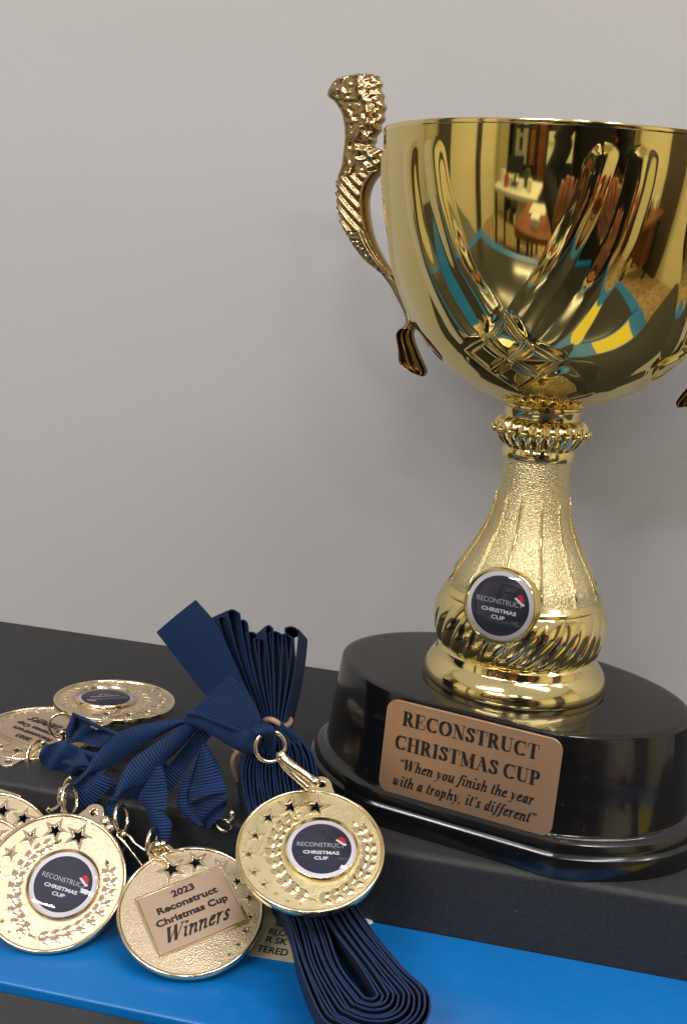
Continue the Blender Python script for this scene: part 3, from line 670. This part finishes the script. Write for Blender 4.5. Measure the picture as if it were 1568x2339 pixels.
# ------------------------------------------------------------------ ribbons
def strip(name, L, R, m=None, parent=None, n=None, bulge=0.0, wav=0, thick=.00045, M_=6, rib=1.2):
    L = [np.asarray(p, float) for p in L]; R = [np.asarray(p, float) for p in R]
    n = n or max(12, len(L)*8)
    L = catmull(L, n); R = catmull(R, n); v = []; uv = []; s = 0
    grid = []
    for i in range(n):
        if i: s += np.linalg.norm((L[i]+R[i])/2-(L[i-1]+R[i-1])/2)
        row = []
        t0 = (L[min(i+1, n-1)]+R[min(i+1, n-1)])-(L[max(i-1, 0)]+R[max(i-1, 0)]); nn = np.cross(t0, R[i]-L[i]); nn = nn/(np.linalg.norm(nn)+1e-12)
        if np.dot(nn, CAM-L[i]) < 0 and i == 0: flip = -1
        elif i == 0: flip = 1
        nn = nn*flip
        for k in range(M_+1):
            a = k/M_; p = L[i]*(1-a)+R[i]*a+nn*(bulge*math.sin(PI*a)+wav*math.sin(PI*a*2+i*.35)); row.append((p, nn)); 
        grid.append(row)
    for sgn in (1, -1):
        for i in range(n):
            for k in range(M_+1):
                p, nn = grid[i][k]; v.append(p+nn*thick*.5*sgn)
        ss = 0
        for i in range(n):
            if i: ss += np.linalg.norm(grid[i][M_//2][0]-grid[i-1][M_//2][0])
            for k in range(M_+1): uv.append((k/M_*.022, ss*rib))
    w_ = M_+1; off = n*w_; f = []
    for i in range(n-1):
        for k in range(M_):
            a = i*w_+k; q = (a, a+1, a+w_+1, a+w_); f.append(q); f.append(tuple(off+x for x in q[::-1]))
        for k, fl in ((0, 0), (M_, 1)):
            a = i*w_+k; q = (a, a+w_, off+a+w_, off+a); f.append(q if not fl else q[::-1])
    for i in (0, n-1):
        for k in range(M_):
            a = i*w_+k; q = (a, off+a, off+a+1, a+1); f.append(q if i == 0 else q[::-1])
    return obj(name, v, f, m or M_rib, parent, uv=uv, sharp=60)
c8 = lambda x, y: (337.8+.2835*x, 1333.5+.2835*y)
cB = lambda x, y: (71.1+.3062*x, 1582.4+.3062*y)
c6 = lambda x, y: (489+.3402*x, 1733.6+.3402*y)
def pts(conv, lst, y0, y1):
    n = len(lst); out = []
    for i, p in enumerate(lst):
        Y = p[2] if len(p) > 2 else y0+(y1-y0)*i/max(1, n-1)
        out.append(at(*conv(p[0], p[1]), Y=Y))
    return out

# --- the big folded hank: 11 nested loops held by a rubber band
hank = empty('ribbon_hank', 'thick folded hank of navy ribbon bound by a rubber band, loops fanned up', 'ribbon', Matrix.Translation(at(690, 2100, Z=-.03)))
hi = hank.matrix_world.inverted()
def hk(o): o.parent = hank; o.matrix_parent_inverse = hi; return o
NL = 11
def ST(l, r_, kw, w_):   # station: left and right outer edges, and direction the ribbon width runs
    return (at(*l, **kw), at(*r_, **kw), nrm(w_)*.022)
stations = [
    ST((681, 2205), (922, 2205), dict(Z=-.0125), (-.13, .66, -.75)),
    ST((656, 2110), (836, 2100), dict(Z=-.0105), (-.14, .68, -.70)),
    ST((612, 1985), (770, 1985), dict(Y=-.0760), (-.2, .55, -.8)),
    ST((566, 1860), (745, 1860), dict(Y=-.0640), (-.36, .85, -.5)),
    ST((552, 1770), (727, 1770), dict(Y=-.0560), (-.36, .9, -.45)),
    ST((566, 1710), (708, 1708), dict(Y=-.0520), (-.30, .95, -.35)),
    ST((598, 1655), (642, 1655), dict(Y=-.0500), (-.26, 1, -.3)),
]
tips = [(530, 1397), (556, 1424-30), (577, 1426), (597, 1454), (612, 1470), (634, 1440), (652, 1454), (662, 1462), (683, 1441-12)]
tipsL = [(505, 1408), (529, 1393), (553, 1416), (573, 1444), (589, 1457), (611, 1429), (627, 1443), (648, 1449), (664, 1432)]
random.seed(7)
# top fan: hairpins from the bind
b0l, b0r, wb_ = stations[-1]
for i, tp in enumerate(tipsL):
    fr = i/(len(tipsL)-1); wd = nrm(V([-.80, -.74, -.66, -.58, -.50, -.46, -.46, -.42, -.06][i], 1, -.62+.10*fr))*.022
    Yt = -.040-.004*math.sin(fr*PI)
    base = b0l+(b0r-b0l)*fr
    tip = at(tp[0]+3, tp[1], Y=Yt); gap = .0020+.0006*math.sin(i*2.3)+(.0010 if i in (7, 8) else 0); lat = nrm(V(1, 0, -.05))
    mid = (base*.45+tip*.55)+lat*(-.0012+.003*fr)+V(0, -.002, 0)
    gm = gap*.45
    path = [base-lat*.0005, mid-lat*gm, tip*.86+mid*.14-lat*gap*.95, tip*.96+mid*.04-lat*gap*.75, tip, tip*.96+mid*.04+lat*gap*.75, tip*.86+mid*.14+lat*gap*.95, mid+lat*gm, base+lat*.0005]
    path = catmull(path, 60)
    hk(strip('ribbon_loop', path, [p+wd for p in path], n=60, M_=4))
# legs and lower loops: layer k of the left leg joins layer k of the right leg round a bend
def edge_at(si, fr):   # fr 0 at slot .. 1 outer
    l, r_, w_ = stations[si]; c_ = l+(r_-l)*.475; return c_, l, r_, w_
for k in range(NL):
    fr = (k+.6)/NL; Lp, Lw, Rp, Rw = [], [], [], []
    for si in range(len(stations)-1, -1, -1):
        c_, l, r_, w_ = edge_at(si, fr); slot = [.14, .02, 0, 0, 0, 0, 0][si]
        g = slot+(1-slot)*fr
        jit = .0003*math.sin(k*5.1+si*2.3)
        Lp.append(c_+(l-c_)*g+V(jit, 0, .0006*math.sin(k*3.7+si))); Lw.append(w_); Rp.append(c_+(r_-c_)*g-V(jit, 0, -.0006*math.cos(k*2.9+si))); Rw.append(w_)
    # bend: centre of curvature under the slot's end
    cb = at(842, 2268, Z=-.0128); ax = nrm(cb-(stations[0][0]*.52+stations[0][1]*.48)); ax[2] = 0; ax = nrm(ax); pe = V(-ax[1], ax[0], 0)
    if np.dot(pe, V(1, 0, 0)) < 0: pe = -pe
    rr_ = .0015+.0172*fr
    bend = []
    for a in np.linspace(-80, 80, 9):
        a = math.radians(a); bend.append(cb+pe*rr_*math.sin(a)+ax*rr_*1.15*math.cos(a)+V(0, 0, .0005*math.sin(k*4.3)))
    path = Lp+bend+Rp[::-1]; wv = Lw+[nrm(V(-.13, .66, -.75))*.022]*len(bend)+Rw[::-1]
    nn_ = 150; A1 = catmull(path, nn_); B1 = catmull([p+w_ for p, w_ in zip(path, wv)], nn_)
    hk(strip('ribbon_loop', A1, B1, n=nn_, M_=3, thick=.0006))
# rubber band
rbp = []
for i in range(40):
    a = 2*PI*i/40; c_ = (b0l+b0r)/2+V(0.0, .007, -.001); rbp.append(c_+V(1, 0, -.1)*.0050*math.cos(a)+V(0, 1, -.3)*.0075*math.sin(a)+V(0, 0, .0008*math.sin(3*a)))
hk(obj('rubber_band', *tube(rbp, .0011, 8, closed=True), M_rubber))
rbp = catmull(pts(c8, [(690, 1320, -.047), (722, 1345, -.050), (690, 1400, -.050), (688, 1480, -.048), (730, 1600, -.045)], 0, 0), 24)
hk(obj('rubber_band', *tube(rbp, .0010, 8), M_rubber))

# --- the flap, fold and knot that carry the bright medal
knot = empty('neck_ribbon', 'navy ribbon with a flat square end, knotted to the ring of the bright medal', 'ribbon', Matrix.Translation(at(610, 1655, Y=-.054)))
ki = knot.matrix_world.inverted()
def kk(o): o.parent = knot; o.matrix_parent_inverse = ki; return o
kk(strip('ribbon_end', pts(c8, [(70, 390), (270, 650), (478, 915), (560, 1010)], -.048, -.056), pts(c8, [(385, 130), (560, 350), (760, 790), (880, 1060)], -.044, -.056), n=40, bulge=.0008))
kk(strip('ribbon_end', pts(c8, [(80, 395), (280, 655), (485, 920)], -.0465, -.0545), pts(c8, [(392, 135), (570, 360), (765, 790)], -.0425, -.0545), n=24))
kk(strip('ribbon_fold', pts(c8, [(655, 735), (478, 905), (345, 1030)], -.0585, -.0605), pts(c8, [(765, 795), (912, 1095), (825, 1192)], -.0585, -.0610), n=30, bulge=.0014))
kk(strip('ribbon_fold', pts(c8, [(322, 1030), (400, 1040), (560, 1095), (700, 1165), (830, 1190), (930, 1225)], -.0600, -.0630), pts(c8, [(330, 1075), (430, 1125), (600, 1240), (740, 1340), (840, 1388), (918, 1370)], -.0570, -.0600), n=50, bulge=.0035))
kk(strip('ribbon_fold', pts(c8, [(322, 1028), (390, 1022), (480, 1060), (600, 1110), (720, 1150)], -.0600, -.0625), pts(c8, [(325, 1070), (400, 1075), (500, 1110), (600, 1150), (730, 1200)], -.0610, -.0640), n=30, bulge=.001))
kk(strip('knot', pts(c8, [(830, 1190), (880, 1140), (940, 1118), (1000, 1140), (1030, 1180)], -.0635, -.0630), pts(c8, [(870, 1225), (910, 1240), (960, 1252), (1005, 1240), (1030, 1195)], -.0660, -.0640), n=30, bulge=.0022, wav=.0004))
kk(strip('knot', pts(c8, [(880, 1150), (900, 1230), (930, 1290), (925, 1370)], -.0600, -.0600), pts(c8, [(960, 1180), (940, 1240), (945, 1300), (900, 1390)], -.0590, -.0590), n=24, bulge=.001))

def ringpts(c, ax1, ax2, n=40): return [c+ax1*math.cos(2*PI*i/n)+ax2*math.sin(2*PI*i/n) for i in range(n)]
def ring_px(conv, cx, cy, rx, ry, Y, rot=0, depth=.002, r=.0007):
    """wire ring whose outline covers an ellipse of the given size; tilted in depth"""
    a = math.radians(rot); sc_ = (conv(1, 0)[0]-conv(0, 0)[0]); c = at(*conv(cx, cy), Y=Y); k = sc_*np.dot(c-CAM, fw)/F_PX
    R_ = max(rx, ry)*k
    v1 = (rt*math.cos(a)-up*math.sin(a))*rx*k; v2 = (rt*math.sin(a)+up*math.cos(a))*ry*k
    d1 = math.sqrt(max(R_**2-(rx*k)**2, 0)); d2 = math.sqrt(max(R_**2-(ry*k)**2, 0))
    return tube(ringpts(c, v1+fw*d1, v2+fw*d2), r, 10, closed=True)
def wire(conv, lst, r, y0, y1, n=30, rr=None):
    P = catmull(pts(conv, lst, y0, y1), n); return tube(P, r, 8, rr=rr)
def clip_thing(label, ring_args, wires, Yc, balls=()):
    t = None
    v, f = ring_px(*ring_args); c = sum(v)/len(v)
    t = empty('medal_clip', label, 'clip', Matrix.Translation(c), 'gold clips between ribbons and medals'); ti = t.matrix_world.inverted()
    o = obj('split_ring', v, f, M_wire, t); o.matrix_parent_inverse = ti
    if wires or balls:
        b_ = MB()
        for wv in wires: b_.add(*wire(*wv))
        for (conv, x, y, Y, r_) in balls: b_.add(*sphere(at(*conv(x, y), Y=Y), r_, 14, 10))
        o = b_.obj('hook', M_wire, t); o.matrix_parent_inverse = ti
    return t
ka = np.interp(range(30), [0, 4, 26, 29], [.0013, .0018, .0015, .0017])
clip_thing('pale gold ring and long hook holding the bright medal below the knotted ribbon', (c8, 985, 1312, 118, 122, -.0650, 0, .002, .00075),
    [(c8, [(1062, 1375), (1120, 1430), (1200, 1490), (1340, 1590)], .0012, -.0668, -.0700, 30, ka), (c8, [(1062, 1400), (1120, 1480), (1200, 1560), (1300, 1640)], .0012, -.0660, -.0680, 30, ka), (c8, [(1100, 1420), (1160, 1500)], .0018, -.0668, -.0672)], 0,
    [(c8, 1075, 1385, -.067, .0020), (c8, 1345, 1595, -.0702, .0019)])
clip_thing('pale gold rings hanging from the strap end above the lower left badge medal', (cB, 290, 800, 28, 110, -.072, -8, .002, .0008),
    [(cB, [(300, 630), (262, 670), (248, 720), (258, 770)], .0009, -.066, -.068), (cB, [(235, 745), (210, 780), (215, 840), (150, 880), (120, 860)], .0009, -.068, -.070), (cB, [(235, 740), (250, 820), (230, 890)], .0007, -.069, -.072), (cB, [(410, 930), (440, 885), (500, 900), (510, 945)], .0012, -.070, -.072), (cB, [(470, 935), (530, 965), (590, 1000)], .0017, -.073, -.075)], 0,
    [(cB, 240, 745, -.069, .0022), (cB, 560, 965, -.074, .0026), (cB, 590, 1010, -.075, .0022)])
clip_thing('open wire hook and ring dangling before the black edge left of the Winners medal', (cB, 674, 935, 24, 98, -.073, -10, .002, .0008),
    [(cB, [(690, 1030), (655, 1030), (645, 1065), (680, 1100), (760, 1200), (850, 1312), (880, 1300)], .0005, -.075, -.080, 40), (cB, [(690, 1050), (735, 1070), (780, 1125), (885, 1200), (900, 1225)], .0005, -.075, -.080, 40), (cB, [(700, 1100), (690, 1160), (672, 1200)], .0006, -.072, -.070)], 0,
    [(cB, 690, 1055, -.0752, .0013)])
clip_thing('upright gold ring with a ball ended hook at the top of the Winners medal', (cB, 903, 1112, 20, 100, -.0755, 4, .002, .0008),
    [(cB, [(985, 1115), (1010, 1150), (1050, 1172), (1160, 1185)], .0005, -.076, -.078), (cB, [(890, 1260), (930, 1230), (980, 1235), (1010, 1270)], .0008, -.079, -.080), (cB, [(925, 1200), (950, 1240), (950, 1290)], .0006, -.078, -.080)], 0,
    [(cB, 945, 1138, -.077, .0019), (cB, 985, 1130, -.076, .0016)])
clip_thing('gold ring before the flat copper plate medal, its hook at the far left', (cB, 62, 485, 58, 122, -.036, -12, .002, .0008),
    [(cB, [(-20, 580), (-90, 600), (-140, 590), (-200, 560)], .0012, -.040, -.042), (cB, [(-30, 560), (-60, 640), (-100, 650), (-140, 610), (-200, 600)], .0009, -.041, -.044), (cB, [(80, 395), (20, 450), (10, 500)], .0007, -.036, -.036)], 0,
    [(cB, -60, 585, -.041, .0022), (cB, -120, 610, -.043, .0024), (cB, 90, 375, -.036, .0012)])
clip_thing('thin gold ring with a small ball lying over the copper plate medal', (cB, 228, 245, 88, 92, -.030, 20, .002, .00065), [(cB, [(236, 300), (240, 350), (200, 352)], .0008, -.031, -.031), (cB, [(380, 190), (420, 220), (470, 225)], .0012, -.024, -.022), (cB, [(560, 225), (600, 240), (600, 260)], .0014, -.02, -.02)], 0,
    [(cB, 234, 298, -.031, .0014)])
clip_thing('small dark silvery ring glinting at the bottom of the rightmost hanging strap', (cB, 1440, 990, 60, 24, -.064, 30, .002, .0005), [(cB, [(1490, 880), (1510, 920), (1480, 960)], .0009, -.064, -.064)], 0, [(cB, 1500, 900, -.064, .0012)])

# --- straps, each to its own medal
RG = 'navy ribbons leading to the medals'
def ribbon_thing(label, strips, Y0):
    c = strips[0][0][-1]; t = empty('neck_ribbon', label, 'ribbon', Matrix.Translation(c), RG); ti = t.matrix_world.inverted()
    for i, s_ in enumerate(strips):
        o = strip('ribbon_strand', s_[0], s_[1], **(s_[2] if len(s_) > 2 else {})); o.parent = t; o.matrix_parent_inverse = ti
    return t
S = lambda l, r_, y0, y1, **k: (pts(cB, l, y0, y1), pts(cB, r_, y0, y1), dict(rib=.70, **k))
ribbon_thing('upper long navy strap running left from the knot towards the lower left medal', [
    S([(1200, 180), (1100, 192), (950, 215), (800, 243), (650, 300), (540, 400), (460, 490), (420, 560), (350, 640), (295, 690)], [(1215, 205), (1120, 240), (1000, 300), (850, 385), (700, 480), (590, 550), (500, 590), (430, 612), (385, 660), (310, 718)], -.055, -.0665, bulge=.0012),
    S([(460, 590), (400, 640), (330, 700), (310, 740)], [(640, 640), (560, 740), (450, 840), (380, 865)], -.0615, -.0645, bulge=.001)], 0)
ribbon_thing('lower long navy strap sweeping from under the knot to the open wire hook', [
    S([(1190, 205), (1100, 265), (900, 395), (760, 490), (690, 580), (650, 660), (620, 760), (565, 840)], [(1275, 235), (1120, 410), (990, 530), (890, 640), (790, 700), (710, 738), (660, 790), (640, 800)], -.0560, -.0700, bulge=.0014),
    S([(562, 835), (562, 900), (600, 985)], [(645, 790), (655, 870), (665, 985)], -.0695, -.0705, bulge=-.001)], 0)
ribbon_thing('short navy strap dropping straight to the Winners medal, kinked halfway', [
    S([(930, 560), (870, 660), (803, 780), (860, 870), (880, 905)], [(975, 540), (1008, 650), (1018, 760), (1015, 860), (990, 880)], -.0640, -.0700, bulge=.0015),
    S([(858, 870), (885, 950), (910, 1000), (950, 1090)], [(960, 862), (1035, 950), (1050, 1000), (1030, 1110)], -.0695, -.0720, bulge=.0012)], 0)
ribbon_thing('rightmost hanging navy strap, folded in two and crumpled at its bottom end', [
    S([(1285, 372), (1200, 530), (1115, 690), (1090, 800), (1110, 880), (1230, 985)], [(1290, 380), (1240, 540), (1195, 680), (1175, 790), (1215, 880), (1290, 985)], -.0600, -.0660, bulge=.001),
    S([(1285, 378), (1235, 560), (1195, 700), (1185, 780)], [(1300, 372), (1390, 520), (1440, 660), (1465, 740)], -.0610, -.0660, bulge=.0016, wav=.0004),
    S([(1185, 780), (1205, 850), (1250, 940), (1290, 1000)], [(1465, 740), (1460, 820), (1430, 900), (1380, 985)], -.0655, -.0640, bulge=.0006, wav=.0011)], 0)
ribbon_thing('shaded navy strap seen edge on between the long straps and the hanging one', [
    S([(1270, 240), (1150, 390), (1030, 540), (960, 640)], [(1345, 320), (1230, 470), (1130, 620), (1040, 740)], -.0500, -.0560),
    S([(1000, 500), (800, 620), (560, 700), (440, 700)], [(1080, 640), (900, 760), (640, 860), (500, 860)], -.0520, -.0560, bulge=.001)], 0)
ribbon_thing('dark bunched navy ribbon end by the upside down badge medal at the back', [
    S([(310, 150), (380, 178), (450, 228), (560, 270), (660, 310), (760, 330)], [(262, 355), (330, 368), (430, 388), (545, 405), (640, 420), (740, 440)], -.0330, -.0420, bulge=-.002, wav=.001),
    S([(310, 148), (390, 182), (470, 222), (600, 280), (670, 305)], [(328, 172), (400, 215), (480, 250), (600, 305), (650, 330)], -.0335, -.0430, bulge=.0004),
    S([(310, 150), (285, 220), (258, 290), (268, 358)], [(350, 190), (330, 250), (310, 310), (320, 372)], -.0335, -.0340, bulge=.001)], 0)
ribbon_thing('dark folded navy ribbon looped round the leftmost ring on the worktop', [
    S([(100, 390), (180, 372), (265, 365), (350, 430), (430, 500), (560, 560)], [(95, 600), (180, 632), (260, 645), (350, 615), (430, 590), (560, 660)], -.0390, -.0480, bulge=.002, wav=.0012),
    S([(262, 362), (340, 400), (440, 440), (540, 450)], [(275, 385), (350, 440), (440, 490), (540, 520)], -.0375, -.0440, bulge=.0008),
    S([(235, 470), (320, 510), (420, 550)], [(232, 545), (320, 560), (415, 580)], -.0430, -.0470, bulge=.0012)], 0)

# ------------------------------------------------------------------ the room that the cup mirrors
M_shelf2 = mat('brown_grey_laminate', (.07, .055, .04), rough=.5)
M_brown = mat('brown_wood', (.22, .075, .025), rough=.4, bump=[(30, .1, .002, 3)], var=(9, (.16, .05, .018), .4, .6))
M_dark = mat('dark_metal', (.02, .02, .022), rough=.5)
M_bl = mat('pale_paper', (.6, .58, .5), rough=.7)
M_teal = mat('teal_plastic', (.03, .30, .38), rough=.4)
M_skin = mat('skin', (.55, .24, .17), rough=.5)
M_cloth = mat('black_cloth', (.012, .012, .014), rough=.9)
M_redc = mat('dark_red_cloth', (.22, .03, .03), rough=.8)
M_shelf = mat('grey_box_card', (.30, .28, .24), rough=.8)
def shelf(x, y, w_, h_, label, z0=-1.1, nm='left'):
    t = empty('shelf_unit', label, 'shelf', Matrix.Translation((x, y, z0)))
    for s_ in (0, w_): b_ = MB(); b_.box((s_-.02, 0, 0), (s_+.02, .35, h_)); b_.obj('side_panel', M_dark, t, smooth=False)
    for k in range(6): b_ = MB(); b_.box((.022, 0, h_*k/5-.012 if k else 0), (w_-.022, .35, h_*k/5+.012)); b_.obj('shelf', M_dark, t, smooth=False)
    for k in range(5):
        xx = .05; q_ = 0
        while xx < w_-.12:
            ww = random.uniform(.07, .2); hh_ = random.uniform(.12, h_/5-.06)
            if random.random() < .8:
                b_ = MB(); b_.box((xx, .06, 0), (min(xx+ww, w_-.04), .34, hh_)); mm = random.choice([M_shelf, M_bl, M_bl, M_brown, M_dark, M_shelf, M_redc]); o = b_.obj('storage_box', mm, smooth=False); q_ += 1
                tag(o, {'grey_box_card': 'grey', 'pale_paper': 'pale', 'brown_wood': 'brown', 'dark_metal': 'black', 'dark_red_cloth': 'dark red'}[mm.name]+' box, '+['first', 'second', 'third', 'fourth', 'fifth', 'sixth', 'seventh'][q_-1]+' on the '+['bottom', 'second', 'third', 'fourth', 'top'][k]+' shelf of the '+nm+' mirrored unit', 'box', 'boxes on the mirrored shelves'); o.location = (x, y, z0+h_*k/5+.013)
            xx += ww+.02
shelf(-2.15, -3.5, 1.1, 2.4, 'dark shelf unit full of boxes, mirrored at the left of the gold bowl')
shelf(-.70, -3.5, 1.0, 2.4, 'dark shelf unit beside the brown pillar, mirrored in the gold bowl', nm='middle')
shelf(1.3, -3.5, .9, 2.2, 'dark shelf unit mirrored at the right of the gold bowl', nm='right')
b = MB(); b.box((-1.0, -3.5, -1.1), (-.76, -3.3, 1.9)); tag(b.obj('pillar', M_brown, smooth=False), 'brown wooden pillar between the shelves, mirrored in the gold bowl', 'pillar')
def desk(x, y, w_, d_, label, m=M_brown):
    t = empty('desk', label, 'desk', Matrix.Translation((x, y, -1.1)))
    b_ = MB(); b_.box((0, 0, .71), (w_, d_, .75)); b_.obj('desktop', m, t, smooth=False)
    for sx in (.03, w_-.08):
        for sy in (.03, d_-.08): b_ = MB(); b_.box((sx, sy, 0), (sx+.05, sy+.05, .709)); b_.obj('leg', M_dark, t, smooth=False)
    b_ = MB(); b_.box((w_*.6, .1, .3), (w_*.95-.06, d_-.1, .705)); b_.obj('drawer_block', m, t, smooth=False)
for (x, y0_, y1_, l) in ((-2.98, -.95, -.45, 'added tall dark slab mirrored as a band at the far left of the gold bowl'), (-2.98, -2.35, -2.2, 'added narrow dark slab mirrored as a thin band at the left of the bowl'), (2.45, -1.6, -1.0, 'unseen tall dark slab mirrored at the right of the gold bowl')):
    t = empty('unseen_slab', l, 'unseen_slab', Matrix.Translation((x, y0_, -1.1)))  # unseen dark slabs; the left ones are added to mirror as dark bands
    b = MB(); b.box((0, 0, 0), (.12, y1_-y0_, 2.7)); b.obj('slab_core', M_shelf2, t, smooth=False)
    b = MB(); b.box((.121, .02, .05), (.14, (y1_-y0_)-.02, 1.3)); b.obj('slab_front', M_shelf2, t, smooth=False)
desk(-.75, -2.0, 1.1, .6, 'brown desk with papers, mirrored in the middle of the gold bowl')
desk(-1.9, -2.7, 1.3, .6, 'pale topped desk, mirrored at the left of the gold bowl', M_bl)
desk(1.2, -1.9, 1.0, .7, 'brown desk mirrored at the right of the gold bowl')
for (x, y, z, a, h_, m_, l) in ((-.6, -1.9, -.35, .3, .03, M_bl, 'stack of pale paper on the mirrored brown desk'), (-.2, -1.8, -.35, .12, .18, M_teal, 'teal tub on the mirrored brown desk'), (-1.7, -2.6, -.35, .25, .05, M_bl, 'pale parcel on the mirrored pale desk'), (1.4, -1.7, -.35, .25, .12, mat('bright_red_card', (.7, .02, .05), rough=.5), 'bright red box on the mirrored right desk'), (1.75, -1.65, -.35, .2, .06, M_bl, 'white parcel on the mirrored right desk')):
    b = MB(); b.box((x, y, z), (x+a, y+a*.8, z+h_)); tag(b.obj('parcel', m_, smooth=False), l, 'parcel')
for i, (x, y, z, a, h_, c_, nm_) in enumerate(((-1.85, -2.45, -.35, .12, .16, (.75, .75, .7), 'white'), (-1.6, -2.3, -.35, .10, .10, (.45, .05, .03), 'red'), (-1.05, -2.5, -.35, .14, .20, (.05, .08, .05), 'dark green'), (-.9, -2.35, -.35, .1, .09, (.7, .66, .5), 'cream'), (-.5, -1.6, -.35, .14, .05, (.75, .75, .72), 'bright white'), (-.3, -1.95, -.35, .09, .14, (.5, .22, .05), 'orange'), (0, -1.6, -.35, .1, .07, (.1, .1, .1), 'black'), (1.25, -1.45, -.35, .2, .10, (.6, .4, .2), 'tan'), (1.6, -1.45, -.35, .12, .16, (.04, .04, .05), 'dark grey'), (2.0, -1.5, -.35, .12, .08, (.75, .72, .6), 'ivory'), (-1.0, -1.7, -1.1, .35, .4, (.45, .28, .12), 'brown card'), (-1.7, -1.7, -1.1, .3, .3, (.06, .06, .07), 'black crate like'), (.75, -1.5, -1.1, .3, .35, (.5, .5, .5), 'light grey'))):
    b = MB(); b.box((x, y, z), (x+a, y+a*.8, z+h_)); b.box((x+a*.1, y+a*.1, z+h_+.001), (x+a*.9, y+a*.7, z+h_*1.08)); tag(b.obj('carton', mat('carton_'+nm_.replace(' ', '_'), c_, rough=.6), smooth=False), nm_+' box with a lid '+('on the floor' if z < -1 else 'on a desk')+', mirrored tiny in the gold bowl', 'box')
def monitor(x, y, label):
    t = empty('monitor', label, 'monitor', Matrix.Translation((x, y, -.349)))
    b_ = MB(); b_.box((-.1, -.08, 0), (.1, .08, .01)); b_.box((-.02, -.02, .0105), (.02, .0, .15)); b_.obj('stand', M_dark, t, smooth=False)
    b_ = MB(); b_.box((-.26, .001, .12), (.26, .03, .45)); b_.obj('screen', mat('dark_screen', (.02, .03, .04), rough=.15), t, smooth=False)
monitor(-1.35, -2.4, 'black monitor on the mirrored pale desk'); monitor(.1, -1.75, 'black monitor on the mirrored brown desk')
# the photographer
def skin(name, J, E_, m, parent=None, sub=2):
    me = bpy.data.meshes.new(name); me.from_pydata([j[:3] for j in J], E_, []); me.materials.append(m)
    o = bpy.data.objects.new(name, me); C.objects.link(o)
    if parent: o.parent = parent
    md = o.modifiers.new('skin', 'SKIN'); md.use_smooth_shade = True
    for i, j in enumerate(J): me.skin_vertices[0].data[i].radius = (j[3], j[4] if len(j) > 4 else j[3])
    me.skin_vertices[0].data[0].use_root = True
    s_ = o.modifiers.new('sub', 'SUBSURF'); s_.levels = s_.render_levels = sub
    return o
px_, py_ = .20, -.84
J = [(0, 0, .98, .16, .11), (0, 0, 1.18, .15, .11), (0, 0, 1.38, .17, .12), (0, .01, 1.50, .07, .07), (0, .02, 1.62, .06, .06), (0, .03, 1.70, .085, .10),
     (-.17, .0, 1.44, .07), (-.33, .12, 1.20, .05), (-.20, .32, 1.13, .033), (.17, .0, 1.44, .07), (.30, .14, 1.20, .05), (.03, .32, 1.13, .033),
     (-.10, 0, .90, .10), (-.11, .02, .50, .07), (-.11, -.02, .10, .05), (.10, 0, .90, .10), (.11, .02, .50, .07), (.11, -.02, .10, .05), (-.11, .12, .04, .04), (.11, .12, .04, .04)]
pr = empty('person', 'person in black clothes holding up both hands, mirrored in the gold bowl', 'person', Matrix.Translation((px_, py_, -1.10)))
body = skin('body', J, [(0, 1), (1, 2), (2, 3), (3, 4), (4, 5), (2, 6), (6, 7), (7, 8), (2, 9), (9, 10), (10, 11), (0, 12), (12, 13), (13, 14), (14, 18), (0, 15), (15, 16), (16, 17), (17, 19)], M_cloth, pr)
hd = MB(); hd.add(*sphere((0, .035, 1.71), .088, 20, 14, (.85, 1, 1.25))); hd.add(*sphere((0, .125, 1.69), .014, 10, 8, (.8, 1, 1.4))); hd.obj('face', M_skin, pr)
hd = MB(); hd.add(*sphere((0, .015, 1.745), .098, 20, 14, (.92, 1, 1.05))); hd.obj('hair', M_dark, pr)
for sx, hx in ((-1, -.20), (1, .03)):
    JJ = [(hx, .32, 1.13, .030, .02), (hx+.005*sx, .355, 1.16, .038, .02), (hx+.005*sx, .38, 1.18, .038, .016)]; EE = [(0, 1), (1, 2)]
    for q, (dx, L_) in enumerate(((-.027, .065), (-.009, .075), (.009, .072), (.027, .055))):
        k0 = len(JJ); JJ += [(hx+dx, .395, 1.195, .010), (hx+dx-.01*sx, .41, 1.195+L_*.55, .009), (hx+dx-.02*sx, .405, 1.195+L_, .008)]; EE += [(2, k0), (k0, k0+1), (k0+1, k0+2)]
    k0 = len(JJ); JJ += [(hx-.035*sx, .375, 1.175, .012), (hx-.055*sx, .39, 1.21, .011)]; EE += [(1, k0), (k0, k0+1)]
    skin('hand', JJ, EE, M_skin, pr, 2)
